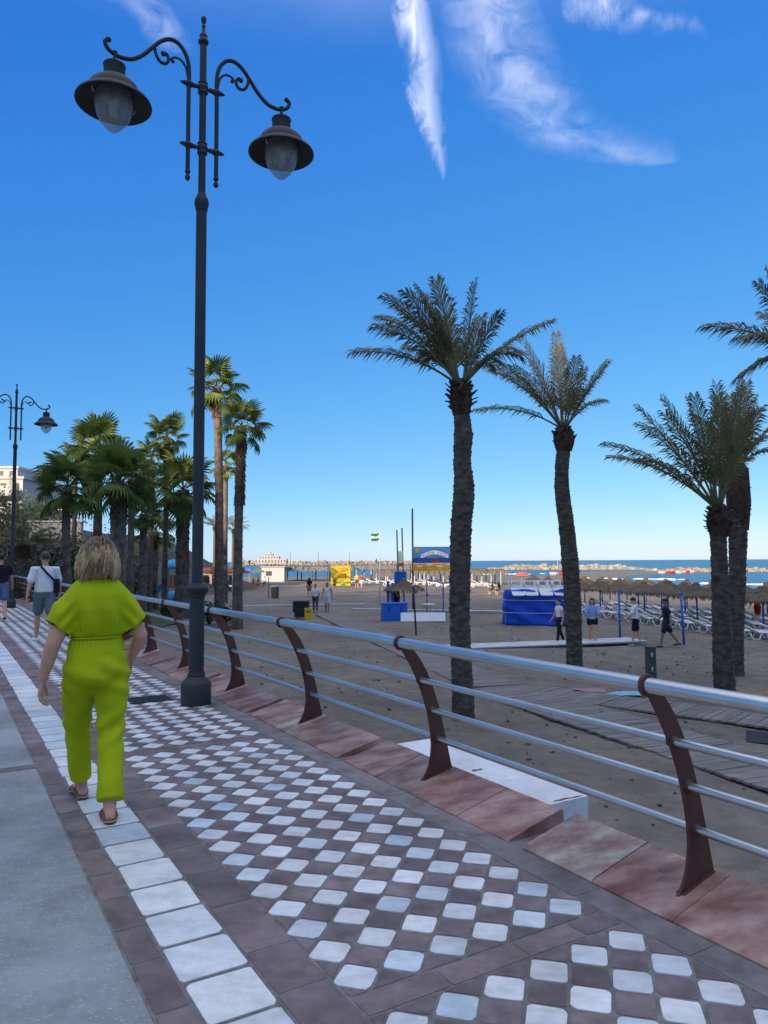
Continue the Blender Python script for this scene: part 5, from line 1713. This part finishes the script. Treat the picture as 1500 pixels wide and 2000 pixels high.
q.add(vs, [(i, i + 1, 13 + i + 1, 13 + i) for i in range(12)]).build('ribbon', m_wht, SG)
MB().add([(sw * .40, -.045, zt - .95), (sw * .62, -.045, zt - .95), (sw * .51, -.045, zt - .68)], [(0, 1, 2)]).build('painted_boat', m_sred, SG)
MB().lathe([(.02, 0), (.13, .0)], 12, c=(0, 0, 0), cap=False).build('painted_sun', m_kiosk, SG, loc=(sw * .1, -.04, zt - .22)).rotation_euler = (math.pi / 2, 0, 0)
for i, ch in enumerate('PLAYA PACO'):
    f = .10 + .80 * i / 9
    x = sw * (.18 + .62 * f); z = zt - .62 + .26 * math.sin(math.pi * f) ** 1.2
    if ch != ' ':
        o = text(ch, .22, m_sdeep, SG, (x, -.042, z - .07)); o.rotation_euler = (math.pi / 2, -.35 * math.cos(math.pi * f), 0)
for i in range(4): MB().box((sw * (.15 + .23 * i), -.036, zb + .30 + .1 * (i % 2)), (.35, .01, .10)).build('painted_bird', m_wht, SG)
q = MB().tube([(0, .05, -.2), (0, .05, at(805, 993, YS).z - SAND)], .055, 8); q.build('post', m_pole_d, SG, True)
MB().tube([(sw - .1, .05, -.2), (sw - .1, .05, zt)], .05, 8).build('post', m_pole_d, SG, True)
YP = 49.0
a, b = at(775, 1035, YP), at(785, 1031, YP)
t = thing('twin_masts', 'two bare dark masts with a small panel, left of the painted sign', 'mast', (a.x, YP, SAND))
for x, zz in ((0, a.z - SAND), (b.x - a.x, b.z - SAND)): MB().tube([(x + .12, 0, -.2), (x, 0, zz)], .045, 8).build('mast', m_pole_d, t, True)
MB().box((.24, -.06, at(0, 1092, YP).z - SAND), (.32, .04, .75)).build('panel', mat('mast_panel', (.28, .42, .40), .6), t)
MB().box((.24, -.06, at(0, 1107, YP).z - SAND), (.32, .04, .22)).build('orange_panel', m_korange, t)
# flag
p = gp(742, 1182)
t = thing('flagpole', 'white flagpole flying a green white green striped flag', 'flag', (p.x, p.y, beach_at(p.x, p.y)))
zt = at(742, 1037, p.y).z - SAND
MB().tube([(0, 0, -.1), (0, 0, zt)], [.045, .03], 8).build('pole', m_shoe_w, t, True)
m_fg = cloth('flag_green', (.01, .20, .07))
for i, m in enumerate((m_fg, m_wht, m_fg)):
    q = MB(); n = 10
    for k in range(n + 1):
        f = k / n
        for e in (0, 1):
            zz = zt - .08 - (i + e) * .165 - .16 * f - .05 * math.sin(f * 5)
            q.v.append((-.02 - .56 * f, .05 * math.sin(f * 7), zz))
    q.f = [(2 * k, 2 * k + 1, 2 * k + 3, 2 * k + 2) for k in range(n)]
    q.build('flag_stripe', m, t, True)
# the little station: blue box, slab, stool, frame, thatched shade
p = gp(770, 1213)
m_boxb = mat('blue_box', (.01, .13, .55), .5, var=.12, scale=3, bump=.3)
t = thing('blue_box', 'bright blue storage box beside the white slab on the sand', 'box', (p.x, p.y + .45, beach_at(p.x, p.y)), R(8))
MB().box((0, 0, .42), (1.25, .9, .84), taper=.96).build('body', m_boxb, t); MB().box((0, 0, .865), (1.28, .93, .05)).build('lid', m_boxb, t)
for x in (-.3, .3): MB().box((x, -.47, .62), (.05, .03, .3)).build('latch', m_grey_p, t)
a, b = gp(784, 1216), gp(868, 1214)
t = thing('white_board', 'long white board leaning low on the sand in front of the stool', 'board', ((a.x + b.x) / 2, a.y + .1, beach_at(a.x, a.y)))
MB().box((0, .14, .22), ((b - a).length, .05, .46), rx=R(-25)).build('panel', m_lounger, t); MB().box((0, .3, .06), ((b - a).length * .95, .25, .10)).build('foot', m_lounger, t)
p = gp(836, 1202)
t = thing('white_stool', 'round topped white stool behind the long white board', 'stool', (p.x, p.y + .2, beach_at(p.x, p.y)))
m_cream = mat('cream_plastic', (.72, .66, .52), .5)
MB().lathe([(.02, .62), (.42, .62), (.43, .66), (.40, .68), (.02, .68)], 18).build('seat', m_cream, t)
for k in range(4):
    q_ = R(45 + 90 * k); MB().tube([(.26 * math.cos(q_), .26 * math.sin(q_), .62), (.36 * math.cos(q_), .36 * math.sin(q_), 0)], .04, 6).build('leg', m_cream, t)
p, p2 = gp(834, 1196), gp(866, 1213)
t = thing('shower_arch', 'thin blue tube arch standing over the white board', 'shower', (p.x, p.y, beach_at(p.x, p.y)))
v_ = p2 - p
MB().tube(bez([(0, 0, 0), (0, 0, 1.75), (.08, 0, 1.9), (v_.x * .9, v_.y, 1.9), (v_.x, v_.y, 1.75), (v_.x, v_.y, 0)], 5), .035, 6).build('tube', m_blue_p, t, True)
MB().tube([(v_.x * .05, 0, 1.1), (v_.x * .07, 0, .95)], .05, 6).build('shower_head', m_black_pl, t)
p = gp(786, 1200)
PAR = parasol('single thatched sunshade with blue boards by the blue box', p.x + .1, p.y, -.05, None); del_ = PAR.pop('group', None)
for x, z, h in ((-.55, .95, 1.9), (-.30, .9, 1.8)): MB().box((x - .35, .1, z), (.16, .06, h)).build('blue_board', m_blue_p, PAR)
MB().box((-.2, .5, 2.05), (.7, .06, .75)).build('blue_panel', m_boxb, PAR)

# long shade roofs of the beach bars by the water
m_roofg = mat('grey_thatch_roof', (.10, .105, .105), .95, scale=1.5, col2=(.20, .19, .175), bump=1.0, bscale=6)
m_wpost = mat('white_post', (.40, .40, .40), .6); m_bpost = mat('dark_post', (.05, .06, .07), .7)
def shade_roof(label, x0px, x1px, ytop, ybase, n, wm, m=m_roofg):
    Y = gp(800, ybase, SAND).y
    a, b = at(x0px, ytop, Y), at(x1px, ytop, Y)
    zb = beach_at((a.x + b.x) / 2, Y)
    t = thing('shade_roof', label, 'pergola', ((a.x + b.x) / 2, Y, zb))
    w = b.x - a.x; h = a.z - zb
    q = MB(); nx = 40
    for j in range(3):
        for i in range(nx + 1):
            q.v.append((-w / 2 + w * i / nx, -3 + 3 * j, h + (.22 if j == 1 else 0) + rnd.uniform(-.12, .10)))
    o = (nx + 1)
    q.f = [(j * o + i, j * o + i + 1, (j + 1) * o + i + 1, (j + 1) * o + i) for j in range(2) for i in range(nx)]
    for i in range(nx * 4):
        x = rnd.uniform(-w / 2, w / 2); l = rnd.uniform(.35, .8)
        q.add([(x - .12, -3.02, h), (x + .12, -3.02, h), (x + .06, -3.03, h - l), (x - .06, -3.03, h - l)], [(0, 1, 2, 3)])
    q.box((0, 0, h - .18), (w * .985, 5.6, .34))
    q.build('roof', m, t)
    for i in range(n):
        for y in (-2.8, 2.8):
            MB().tube([(-w / 2 + w * (i + .3) / n, y, -.2), (-w / 2 + w * (i + .3) / n, y, h)], .09, 6).build('post', wm, t)
    return t
shade_roof('long grey shade roof of the beach bar left of the yellow kiosk', 520, 690, 1107, 1133, 6, m_bpost)
shade_roof('long grey shade roof right of the yellow kiosk, white posts below', 690, 845, 1104, 1131, 10, m_wpost)
shade_roof('straw shade roof with white posts behind the painted sign', 730, 985, 1115, 1135, 14, m_wpost, m_thatch)
lb = ['white sun lounger standing in the far rows below the straw shade roof']
for k in range(22):
    p = gp(690 + k * 13 + rnd.uniform(-3, 3), 1138 + rnd.uniform(-2, 3), SAND)
    L = copy_tree(LP); tag(L, lb[0], None, 'far white loungers')
    L.location = (p.x, p.y, beach_at(p.x, p.y)); L.rotation_euler = (0, 0, rnd.uniform(-.5, .5))
for k, (px, py, cm, lb_) in enumerate(((474, 1143, (.60, .03, .07), 'red beach umbrella seen right of the tall fan palm trunk'), (503, 1141, (.55, .50, .16), 'pale yellow beach umbrella near the sunbathers'), (487, 1136, (.05, .16, .45), 'blue beach umbrella at the water line'), (1020, 1137, (.60, .10, .06), 'orange and white beach umbrella over the far thatched parasols'))):
    p = gp(px, py, SAND)
    t = thing('beach_umbrella', lb_, 'beach umbrella', (p.x, p.y, beach_at(p.x, p.y)), 0, 'fabric beach umbrellas')
    MB().tube([(0, 0, 0), (0, 0, 2.0)], .03, 6).build('pole', m_wpost, t)
    MB().lathe([(1.1, 1.55), (.75, 1.82), (.4, 1.97), (.03, 2.05)], 10, cap=False).build('canopy', cloth('umbrella_%d' % k, cm), t)
# lifeguard and small white hut
p = gp(535, 1136)
t = thing('white_hut', 'small white hut under the shade roof at the back of the beach', 'hut', (p.x, p.y, beach_at(p.x, p.y)))
MB().box((0, 0, 1.1), (3.4, 2.2, 2.2)).build('wall', m_wpost, t); MB().box((0, 0, 2.25), (3.8, 2.6, .12)).build('roof', m_conc, t); MB().box((-.6, -1.11, 1.25), (.9, .02, .7)).build('window', m_pole_d, t)

# ------------------------------------------------------------------ breakwaters, harbour
m_rock = mat('breakwater_rock', (.20, .175, .145), .9, scale=.6, col2=(.34, .305, .26), rand=.2, bump=.5, bscale=2)
def rock(q, p, s, rg):
    base = [(-1, -1, -1), (1, -1, -1), (1, 1, -1), (-1, 1, -1), (-1, -1, 1), (1, -1, 1), (1, 1, 1), (-1, 1, 1)]
    M = Matrix.Rotation(rg.uniform(0, 6.3), 3, 'Z') @ Matrix.Rotation(rg.uniform(-.5, .5), 3, 'X')
    vs = [Vector(p) + M @ Vector((x * s * rg.uniform(.6, 1.1), y * s * rg.uniform(.5, 1), z * s * rg.uniform(.4, .8))) for x, y, z in base]
    q.add(vs, [(3, 2, 1, 0), (4, 5, 6, 7), (0, 1, 5, 4), (1, 2, 6, 5), (2, 3, 7, 6), (3, 0, 4, 7)])
def breakwater(label, a, b, h, n, size, width, fade=0.15):
    q = MB(); rg = random.Random(5)
    a, b = Vector(a), Vector(b)
    for i in range(n):
        f = rg.random(); k = min(1, min(f, 1 - f) / fade)
        y = rg.uniform(-1, 1)
        p = a.lerp(b, f) + Vector((0, y * width, 0)); p.z = SEA - .3 + (h + .3) * k * (1 - abs(y) * .8) * rg.uniform(.6, 1.1)
        rock(q, p, size * rg.uniform(.6, 1.2), rg)
    T_ = thing('breakwater', label, 'breakwater', (0, 0, 0))
    o = q.build('rocks', m_rock, T_); tag(o, kind='stuff')
    nf = len(q.f) // 6
    vals = []
    for i in range(nf): vals += [random.random()] * 6
    add_rnd(o.data, vals)
    MB().box(((a.x + b.x) / 2, (a.y + b.y) / 2, SEA - .2), ((b - a).length * .9, width * 1.2, h * .9), rz=math.atan2(b.y - a.y, b.x - a.x)).build('core', m_rock, T_)
    return T_
breakwater('pale rock breakwater lying offshore in front of the horizon', gp(955, 1112.5, SEA), gp(1262, 1112.5, SEA), 1.7, 420, 1.0, 3.5)
breakwater('low dark rock groyne running out at the far side of the bay', gp(1262, 1117, SEA), gp(1640, 1116, SEA), .9, 300, .8, 2.5, .05)
HB = breakwater('long harbour mole on the horizon behind the beach bars', at(455, 1103, 800), at(915, 1103, 800), 4.2, 1500, 1.1, 6, .04)
for px, py, w_, lb_ in ((1310, 1118, 12, 'red and white pedal boats drawn up on the far spit'), (1342, 1117, 6, 'red boat drawn up at the far end of the spit'), (1100, 1121, 12, 'red and white pedal boats on the sand behind the breakwater pool')):
    p = gp(px, py, SEA + .4)
    t = thing('pedal_boats', lb_, 'boat', (p.x, p.y, beach_at(p.x, p.y)), R(5))
    k = w_ / 12
    for i, m in enumerate((m_wpost, m_red_c, m_wpost)):
        q = MB().loft([(0, 0, 0, .8, .5), (0, 0, .3, 1.2, .7), (0, 0, .7, 1.25, .75), (0, 0, .85, 1.0, .6)], 12)
        q.build('hull', m, t, False, ((i - 1) * 2.6 * k, 0, 0))
        MB().box(((i - 1) * 2.6 * k + .3, 0, .95), (.6, .8, .35), taper=.8).build('seat', m_red_c if i != 1 else m_wpost, t)
# harbour buildings
m_hw = mat('harbour_white', (.36, .35, .34), .8, var=.05, scale=.3); m_hwin = mat('harbour_window', (.08, .09, .10), .3)
def block(parent, c, size, nwin=0, floors=1):
    MB().box((c[0], c[1], c[2] + size[2] / 2), size).build('wall', m_hw, parent)
    for f in range(floors):
        for i in range(nwin):
            MB().box((c[0] - size[0] / 2 + size[0] * (i + .5) / nwin, c[1] - size[1] / 2 - .03, c[2] + size[2] * (f + .5) / floors), (size[0] / nwin * .45, .06, size[2] / floors * .5)).build('window', m_hwin, parent)
o_ = at(530, 1101, 800)
HBd = thing('harbour_building', 'white harbour club with a pointed tower on the mole', 'building', (o_.x, 800, o_.z))
block(HBd, (0, 0, 0), (34, 12, 5.0), 10, 1); block(HBd, (-2, 0, 5.1), (22, 9, 3.0), 7, 1); block(HBd, (-2, 0, 8.2), (8, 6, 2.6), 3, 1); block(HBd, (24, 0, 0), (14, 8, 3.6), 5)
MB().lathe([(2.2, 10.8), (1.6, 12.2), (.3, 14.0), (.05, 16.5)], 10, c=(-2, 0, 0)).build('tower_roof', m_hw, HBd)
for px, w_ in ((484, 8), (497, 12), (470, 10)):
    o_ = at(px, 1101, 805)
    t = thing('harbour_house', {484: 'low white house at the root of the mole', 497: 'white house left of the harbour club', 470: 'pale house on the mole beside the tall palm trunk'}[px], 'house', (o_.x, 805, o_.z)); block(t, (0, 0, 0), (w_, 7, 3.2), 3); MB().box((0, 0, 3.4), (w_ + .6, 7.6, .35)).build('roof', m_rock, t)
for px in (567, 622, 683):
    o_ = at(px, 1101, 790)
    t = thing('mole_lamp', 'thin lamp mast on the harbour mole', 'lamp mast', (o_.x, 790, o_.z), 0, 'lamp masts on the mole')
    MB().tube([(0, 0, -1), (0, 0, 12)], [.22, .14], 6).build('mast', m_pole_d, t); MB().box((.3, 0, 12), (1.2, .3, .2)).build('head', m_pole_d, t)
o_ = at(735, 1101, 790)
t = thing('harbour_beacon', 'small green beacon at the end of the mole', 'beacon', (o_.x, 790, o_.z)); MB().lathe([(1.2, 0), (.8, 3.0), (1.0, 3.2), (.6, 4.4), (.1, 5.5)], 8).build('tower', m_kdgreen, t); MB().lathe([(1.6, -.8), (1.4, 0)], 8).build('base', m_conc, t)
o_ = at(1089, 1098, 420)
t = thing('sea_marker', 'yellow marker pole in the water behind the breakwater', 'buoy', (o_.x, 420, SEA)); MB().tube([(0, 0, -.5), (0, 0, 3.6)], .14, 6).build('pole', m_yel_pl, t); MB().ell((0, 0, .3), .7, .7, .5).build('float', m_yel_pl, t)

# ------------------------------------------------------------------ green strip and the slope at the end of the promenade
m_grass = mat('lawn', (.045, .075, .022), .95, scale=2.0, col2=(.095, .125, .040), bump=1.0, bscale=30)
def patch(name, pts, z, m, up=.0):
    q = MB(); n = len(pts)
    c = Vector((sum(p[0] for p in pts) / n, sum(p[1] for p in pts) / n))
    ring = []
    for i in range(n):
        a, b = Vector(pts[i]), Vector(pts[(i + 1) % n])
        for k in range(8):
            p = a.lerp(b, k / 8); d = (p - c)
            p = c + d * (1 + .06 * mnoise.noise(Vector((p.x, p.y, 0))))
            ring.append((p.x, p.y, z))
    q.add(ring, [tuple(range(len(ring)))])
    return tag(q.build(name, m), kind='structure')
patch('lawn', [tuple(gp(x, y, SAND).xy) for x, y in ((230, 1250), (300, 1232), (352, 1216), (376, 1204), (372, 1190), (395, 1176), (400, 1160), (250, 1150), (60, 1165), (120, 1215))], SAND + .05, m_grass)
m_soil = mat('slope_soil', (.060, .050, .036), .95, scale=1.2, col2=(.125, .10, .07), bump=1.5, bscale=8)
def slope_z(x, y):
    # rises to the left, from the sand up to a terrace
    w = -(x + 17.0) * .82 + (y - 36) * .06
    f = min(1.0, max(0.0, w / 13.0)); f = f * f * (3 - 2 * f)
    g = min(1.0, max(0.0, (y - 33.5) / 7.0))
    return SAND - .1 + 6.2 * f * g + .35 * mnoise.noise(Vector((x * .35, y * .35, 0))) * f
q = MB(); xs = np.arange(-75, -13.9, 1.0); ys = np.arange(32, 90.1, 1.5); nx = len(xs)
q.v = [(float(x), float(y), slope_z(float(x), float(y))) for y in ys for x in xs]
q.f = [(r * nx + c, r * nx + c + 1, (r + 1) * nx + c + 1, (r + 1) * nx + c) for r in range(len(ys) - 1) for c in range(nx - 1)]
tag(q.build('terraced_slope', m_soil, smooth=True), kind='structure')

m_leafd = mat('shrub_leaf', (.018, .032, .012), .6, scale=1.2, col2=(.060, .085, .030), rand=.3, backlit=.15)
m_leafg = mat('shrub_leaf_light', (.045, .075, .018), .6, scale=1.2, col2=(.12, .15, .05), rand=.3, backlit=.2)
m_leafy = mat('dry_shrub_leaf', (.085, .070, .040), .8, scale=1.5, col2=(.17, .14, .085), rand=.3)
m_twig = mat('twig', (.05, .038, .028), .9)
def shrub(label, x, y, z, rx, rz, n, m, leaf=.11, name='shrub', group='shrubs on the slope and under the palms'):
    t = thing(name, label, 'shrub', (x, y, z), rnd.uniform(0, 6.28), group)
    q = MB()
    lobes = [(Vector((rnd.uniform(-.55, .55) * rx, rnd.uniform(-.55, .55) * rx, rz * rnd.uniform(.35, .75))), rnd.uniform(.38, .62)) for _ in range(7)]
    for i in range(n):
        c, k = rnd.choice(lobes)
        d = Vector((rnd.gauss(0, 1), rnd.gauss(0, 1), rnd.gauss(0, 1))).normalized() * rnd.random() ** .35
        p = c + Vector((d.x * rx * k, d.y * rx * k, d.z * rz * k * .8))
        if p.z < .02: p.z = abs(p.z) + .02
        u = Vector((rnd.gauss(0, 1), rnd.gauss(0, 1), rnd.gauss(.3, .7))).normalized()
        v = u.orthogonal().normalized()
        L = leaf * rnd.uniform(.6, 1.4)
        q.add([p, p + u * L * .5 + v * L * .28, p + u * L, p + u * L * .5 - v * L * .28], [(0, 1, 2, 3)])
    q.build('foliage', m, t)
    st = MB()
    for k in range(9):
        c, kk = rnd.choice(lobes)
        st.tube([(0, 0, -.1), c * .5 + Vector((0, 0, .0)), c], [.035, .025, .01], 5)
    st.build('stems', m_twig, t)
    return t
SH = [(14, 1165, 31.5, 1.5, 1.7, m_leafd, 'dark shrub at the picture edge behind the walker in black'), (62, 1160, 33, 1.6, 1.8, m_leafd, 'dark shrub left of the man in the white t-shirt'), (112, 1150, 35.5, 1.6, 2.1, m_leafy, 'dry brown shrub behind the head of the man in white'),
      (140, 1120, 39, 2.2, 2.6, m_leafd, 'dark shrub between the man in white and the woman'), (30, 1090, 41, 2.6, 2.6, m_leafd, 'dark bush on the slope behind the far lamp'), (85, 1085, 43, 2.8, 2.6, m_leafy, 'grey brown bush on the slope above the man in white'),
      (128, 1065, 46, 2.8, 2.6, m_leafd, 'dark bush below the grey terrace wall'), (20, 1030, 50, 3.2, 3.0, m_leafd, 'dark bush under the white house'), (70, 1000, 54, 3.2, 3.2, m_leafg, 'green bush in front of the white house'),
      (105, 985, 58, 3.0, 3.0, m_leafd, 'dark tree top right of the white house'), (5, 985, 52, 3.0, 3.0, m_leafd, 'dark bush at the picture edge under the white house'), (165, 1120, 44, 2.0, 2.6, m_leafd, 'dark bush left of the woman\'s head'),
      (200, 1140, 44, 2.2, 2.4, m_leafd, 'dark bush behind the woman\'s head'), (262, 1130, 46, 2.2, 2.2, m_leafd, 'dark bush right of the woman\'s shoulder'), (245, 1110, 52, 2.6, 3.0, m_leafd, 'dark tall bush behind the speckled palm trunk'), (300, 1095, 66, 3.0, 3.2, m_leafd, 'dark bush behind the playground tower')]
for px, py, Y, rx, rz, m, lb_ in SH:
    p = at(px, py, Y)
    z = max(slope_z(p.x, Y) if p.x < -14 else SAND, SAND) - .1
    top = p.z + rz * .45
    shrub(lb_, p.x, Y, z, rx, max(rz, min(top - z, rz * 1.9)), 1500, m, .20)
for px, py, Y, lb_ in ((408, 1208, 36, 'leafy bush at the foot of the tallest fan palm'), (442, 1212, 34.5, 'bush between the two tall fan palm trunks'), (345, 1100, 80, 'light green tree beyond the playground'), (335, 1190, 40, 'low plants along the lawn left of the lamp post')):
    p = at(px, py, Y)
    k = 1.0 if Y < 60 else 3.0
    shrub(lb_, p.x, Y, SAND + (0 if Y < 60 else .5), .75 * k, 1.0 * k, 900, m_leafg, .13 * k ** .5)
# yellowish feather palm low on the slope
pY = 31.0
c = at(45, 1068, pY)
date_palm('short feather palm with yellowing leaves low on the slope', (c.x, pY, SAND), [(0, -.3), (.03, (c.z - SAND) * .5), (0, c.z - SAND)], [.26, .24, .22], (0, c.z - SAND),
          [(math.cos(a) * 52, -22 + 34 * abs(math.sin(a * 1.7)) - 14, math.sin(a) * 52, .26) for a in [k * 2.399 for k in range(20)]], pY / F_PX, boots=(0, .5, .4), leaf=.42, group=None, extra=3, nleaf=40)

# terrace wall and houses on the slope
m_house = mat('house_white', (.46, .45, .43), .8, var=.06, scale=.8, bump=.2); m_roofr = mat('tile_roof', (.22, .075, .045), .85, scale=4, col2=(.32, .13, .08), bump=.8); m_glassd = mat('dark_window', (.05, .06, .07), .15, spec=.6)
def house(label, px, ybase, ytop, Y, wpx, depth, floors, nwin, name='white_house', m=None, roof=None, balcony=False, cat='house'):
    a = at(px, ybase, Y); k = Y / F_PX
    w, h = wpx * k, (ybase - ytop) * k
    t = thing(name, label, cat, (a.x, Y + depth / 2, a.z))
    MB().box((0, 0, h / 2 - 1.5), (w, depth, h + 3)).build('wall', m or m_house, t)
    r = MB().box((0, 0, h + .10), (w + .3, depth + .3, .2)).build('roof', roof or m or m_house, t)
    fh = h / floors
    for f in range(floors):
        for i in range(nwin):
            x = -w / 2 + w * (i + .5) / nwin
            o = MB().box((x, -depth / 2 - .02, fh * (f + .52)), (w / nwin * .42, .06, fh * .48)).build('window', m_glassd, t)
            MB().box((x, -depth / 2 - .05, fh * (f + .26)), (w / nwin * .5, .12, .06)).build('sill', m or m_house, o)
        if balcony:
            MB().box((0, -depth / 2 - .55, fh * f + .05), (w * .96, 1.1, .14)).build('balcony', m or m_house, t)
            MB().box((0, -depth / 2 - 1.06, fh * f + .45), (w * .96, .06, .75)).build('parapet', m or m_house, t)
    return t
house('white house with a stepped top on the slope at the picture edge', 5, 1005, 935, 62, 76, 8, 2, 3, balcony=True)
house('white upper block of the house on the slope, behind the far lamp', 12, 935, 915, 66, 44, 6, 1, 2)
house('brown rendered house block right of the white house', 50, 975, 938, 68, 26, 6, 1, 2, m=mat('house_tan', (.30, .21, .15), .85))
q = thing('terrace_wall', 'pale grey terrace wall with a light coping on the slope', 'wall', at(110, 1046, 50), R(4))
MB().box((0, 0, .35), (3.4, .5, 1.1)).build('wall', m_conc, q); MB().box((0, -.02, .95), (3.6, .7, .10)).build('coping', m_house, q)
t = thing('pergola_frame', 'thin white pergola on the terrace next to the leaning palm', 'pergola', at(122, 1026, 52))
for x in (-.85, .85): MB().box((x, 0, .1), (.08, .08, 1.9)).build('post', m_house, t)
MB().box((0, 0, 1.08), (1.9, .8, .08)).build('beam', m_house, t)
house('red brown roofed hut behind the speckled palm trunk', 276, 1100, 1080, 74, 24, 5, 1, 1, 'beach_hut', mat('hut_brown', (.16, .06, .045), .85), m_roofr)
house('white flat building behind the palms left of the playground', 300, 1104, 1086, 90, 34, 6, 1, 4, 'flat_building', cat='building')
# pavilion with brown roof behind the tall palms
a = at(432, 1136, 78); k = 78 / F_PX
t = thing('beach_pavilion', 'open pavilion with flat red brown roof behind the near lamp post', 'pavilion', (a.x, 78, beach_at(a.x, 78)))
w, h = 74 * k, (1136 - 1100) * k
MB().box((0, 0, h + .15), (w, 5, .55)).build('roof', mat('pavilion_roof', (.17, .065, .05), .8, scale=1, var=.15), t); MB().box((0, 0, h - .22), (w * .97, 4.7, .18)).build('beam', m_house, t)
for i in range(4):
    for y in (-2.2, 2.2): MB().box((-w / 2 + .3 + (w - .6) * i / 3, y, h / 2 - .2), (.22, .22, h)).build('post', m_house, t)
MB().box((0, 1.5, .5), (w * .8, .3, 1.0)).build('counter', m_house, t)
# playground
m_cyan = mat('cyan_plastic', (.01, .36, .62), .35, var=.08, scale=3); m_pblue = mat('slide_blue', (.01, .16, .42), .4); m_pwood = mat('play_wood', (.34, .17, .07), .8)
Yp = 50.0
a = at(338, 1170, Yp); k = Yp / F_PX
t = thing('play_tower', 'playground tower with blue dome roof, wooden panels and two blue slides', 'playground', (a.x, Yp, SAND))
hz = 1.35
for x in (-.55, .55):
    for y in (-.55, .55): MB().box((x, y, 1.35), (.10, .10, 2.7)).build('post', m_pwood, t)
MB().box((0, 0, hz), (1.25, 1.25, .08)).build('deck', m_pwood, t)
for i in range(5): MB().box((-.46 + i * .23, -.60, hz + .42), (.17, .05, .75)).build('panel', m_pwood, t)
MB().lathe([(.85, 2.55), (.80, 2.75), (.60, 3.0), (.32, 3.15), (.02, 3.2)], 14, c=(0, 0, 0)).build('dome_roof', m_cyan, t, True)
MB().add([(.7, -.6, 2.55), (1.15, -.6, 2.55), (.95, -.6, 3.15), (.7, -.5, 2.55), (1.15, -.5, 2.55), (.95, -.5, 3.15)], [(0, 1, 2), (5, 4, 3), (0, 3, 4, 1), (1, 4, 5, 2), (2, 5, 3, 0)]).build('pennant', m_yel_pl, t)
def slide(p0, p1, w):
    q = MB(); p0, p1 = Vector(p0), Vector(p1)
    pts = [p0, p0 + (p1 - p0) * .12 + Vector((0, 0, -.05)), p0.lerp(p1, .85), p1 + Vector((0, 0, .08))]
    d = (p1 - p0); d.z = 0; d.normalize(); s_ = Vector((-d.y, d.x, 0)) * w / 2
    vs, fs = [], []
    for p in pts: vs += [p + s_ + Vector((0, 0, .22)), p + s_, p - s_, p - s_ + Vector((0, 0, .22))]
    for i in range(len(pts) - 1):
        for j in range(3): fs.append((4 * i + j, 4 * i + j + 1, 4 * i + 5 + j, 4 * i + 4 + j))
    q.add(vs, fs)
    return q
slide((-.6, -.3, hz + .05), (-3.1, -1.2, .12), .55).build('slide', m_pblue, t); slide((-.3, -.6, hz + .02), (-2.2, -2.4, .12), .5).build('slide', m_pblue, t)
a = at(339, 1171, 47)
t = thing('play_dome', 'shiny cyan climbing dome on a green mat in the playground', 'playground', (a.x, 47, SAND))
MB().lathe([(.62, .05), (.66, .35), (.62, .70), (.48, 1.0), (.25, 1.18), (.02, 1.22)], 20).build('dome', m_cyan, t, True); MB().lathe([(.80, .05), (.80, .10), (.1, .11)], 20).build('mat', m_kgreen, t)
for q_ in (200, 270): MB().ell((.58 * math.cos(R(q_)), .58 * math.sin(R(q_)), .55), .16, .16, .18).build('hole', m_pblue, t, True)

# small stones, shells and weed scraps on the near sand
q = MB(); rg = random.Random(21)
for i in range(420):
    d_ = rg.uniform(9, 34); a_ = R(rg.uniform(-16, 34))
    x, y = d_ * math.sin(a_), d_ * math.cos(a_)
    if x * NN.x + y * NN.y < 3.4: continue
    rock(q, (x, y, beach_at(x, y) + .01), rg.uniform(.012, .038), rg)
o = q.build('beach_debris', mat('debris', (.07, .06, .045), .9, scale=3, col2=(.42, .38, .32), rand=.3, ramp=(.4, .75)))
tag(o, 'small stones and scraps scattered over the near sand', kind='stuff')

bpy.data.scenes.remove(WORK)
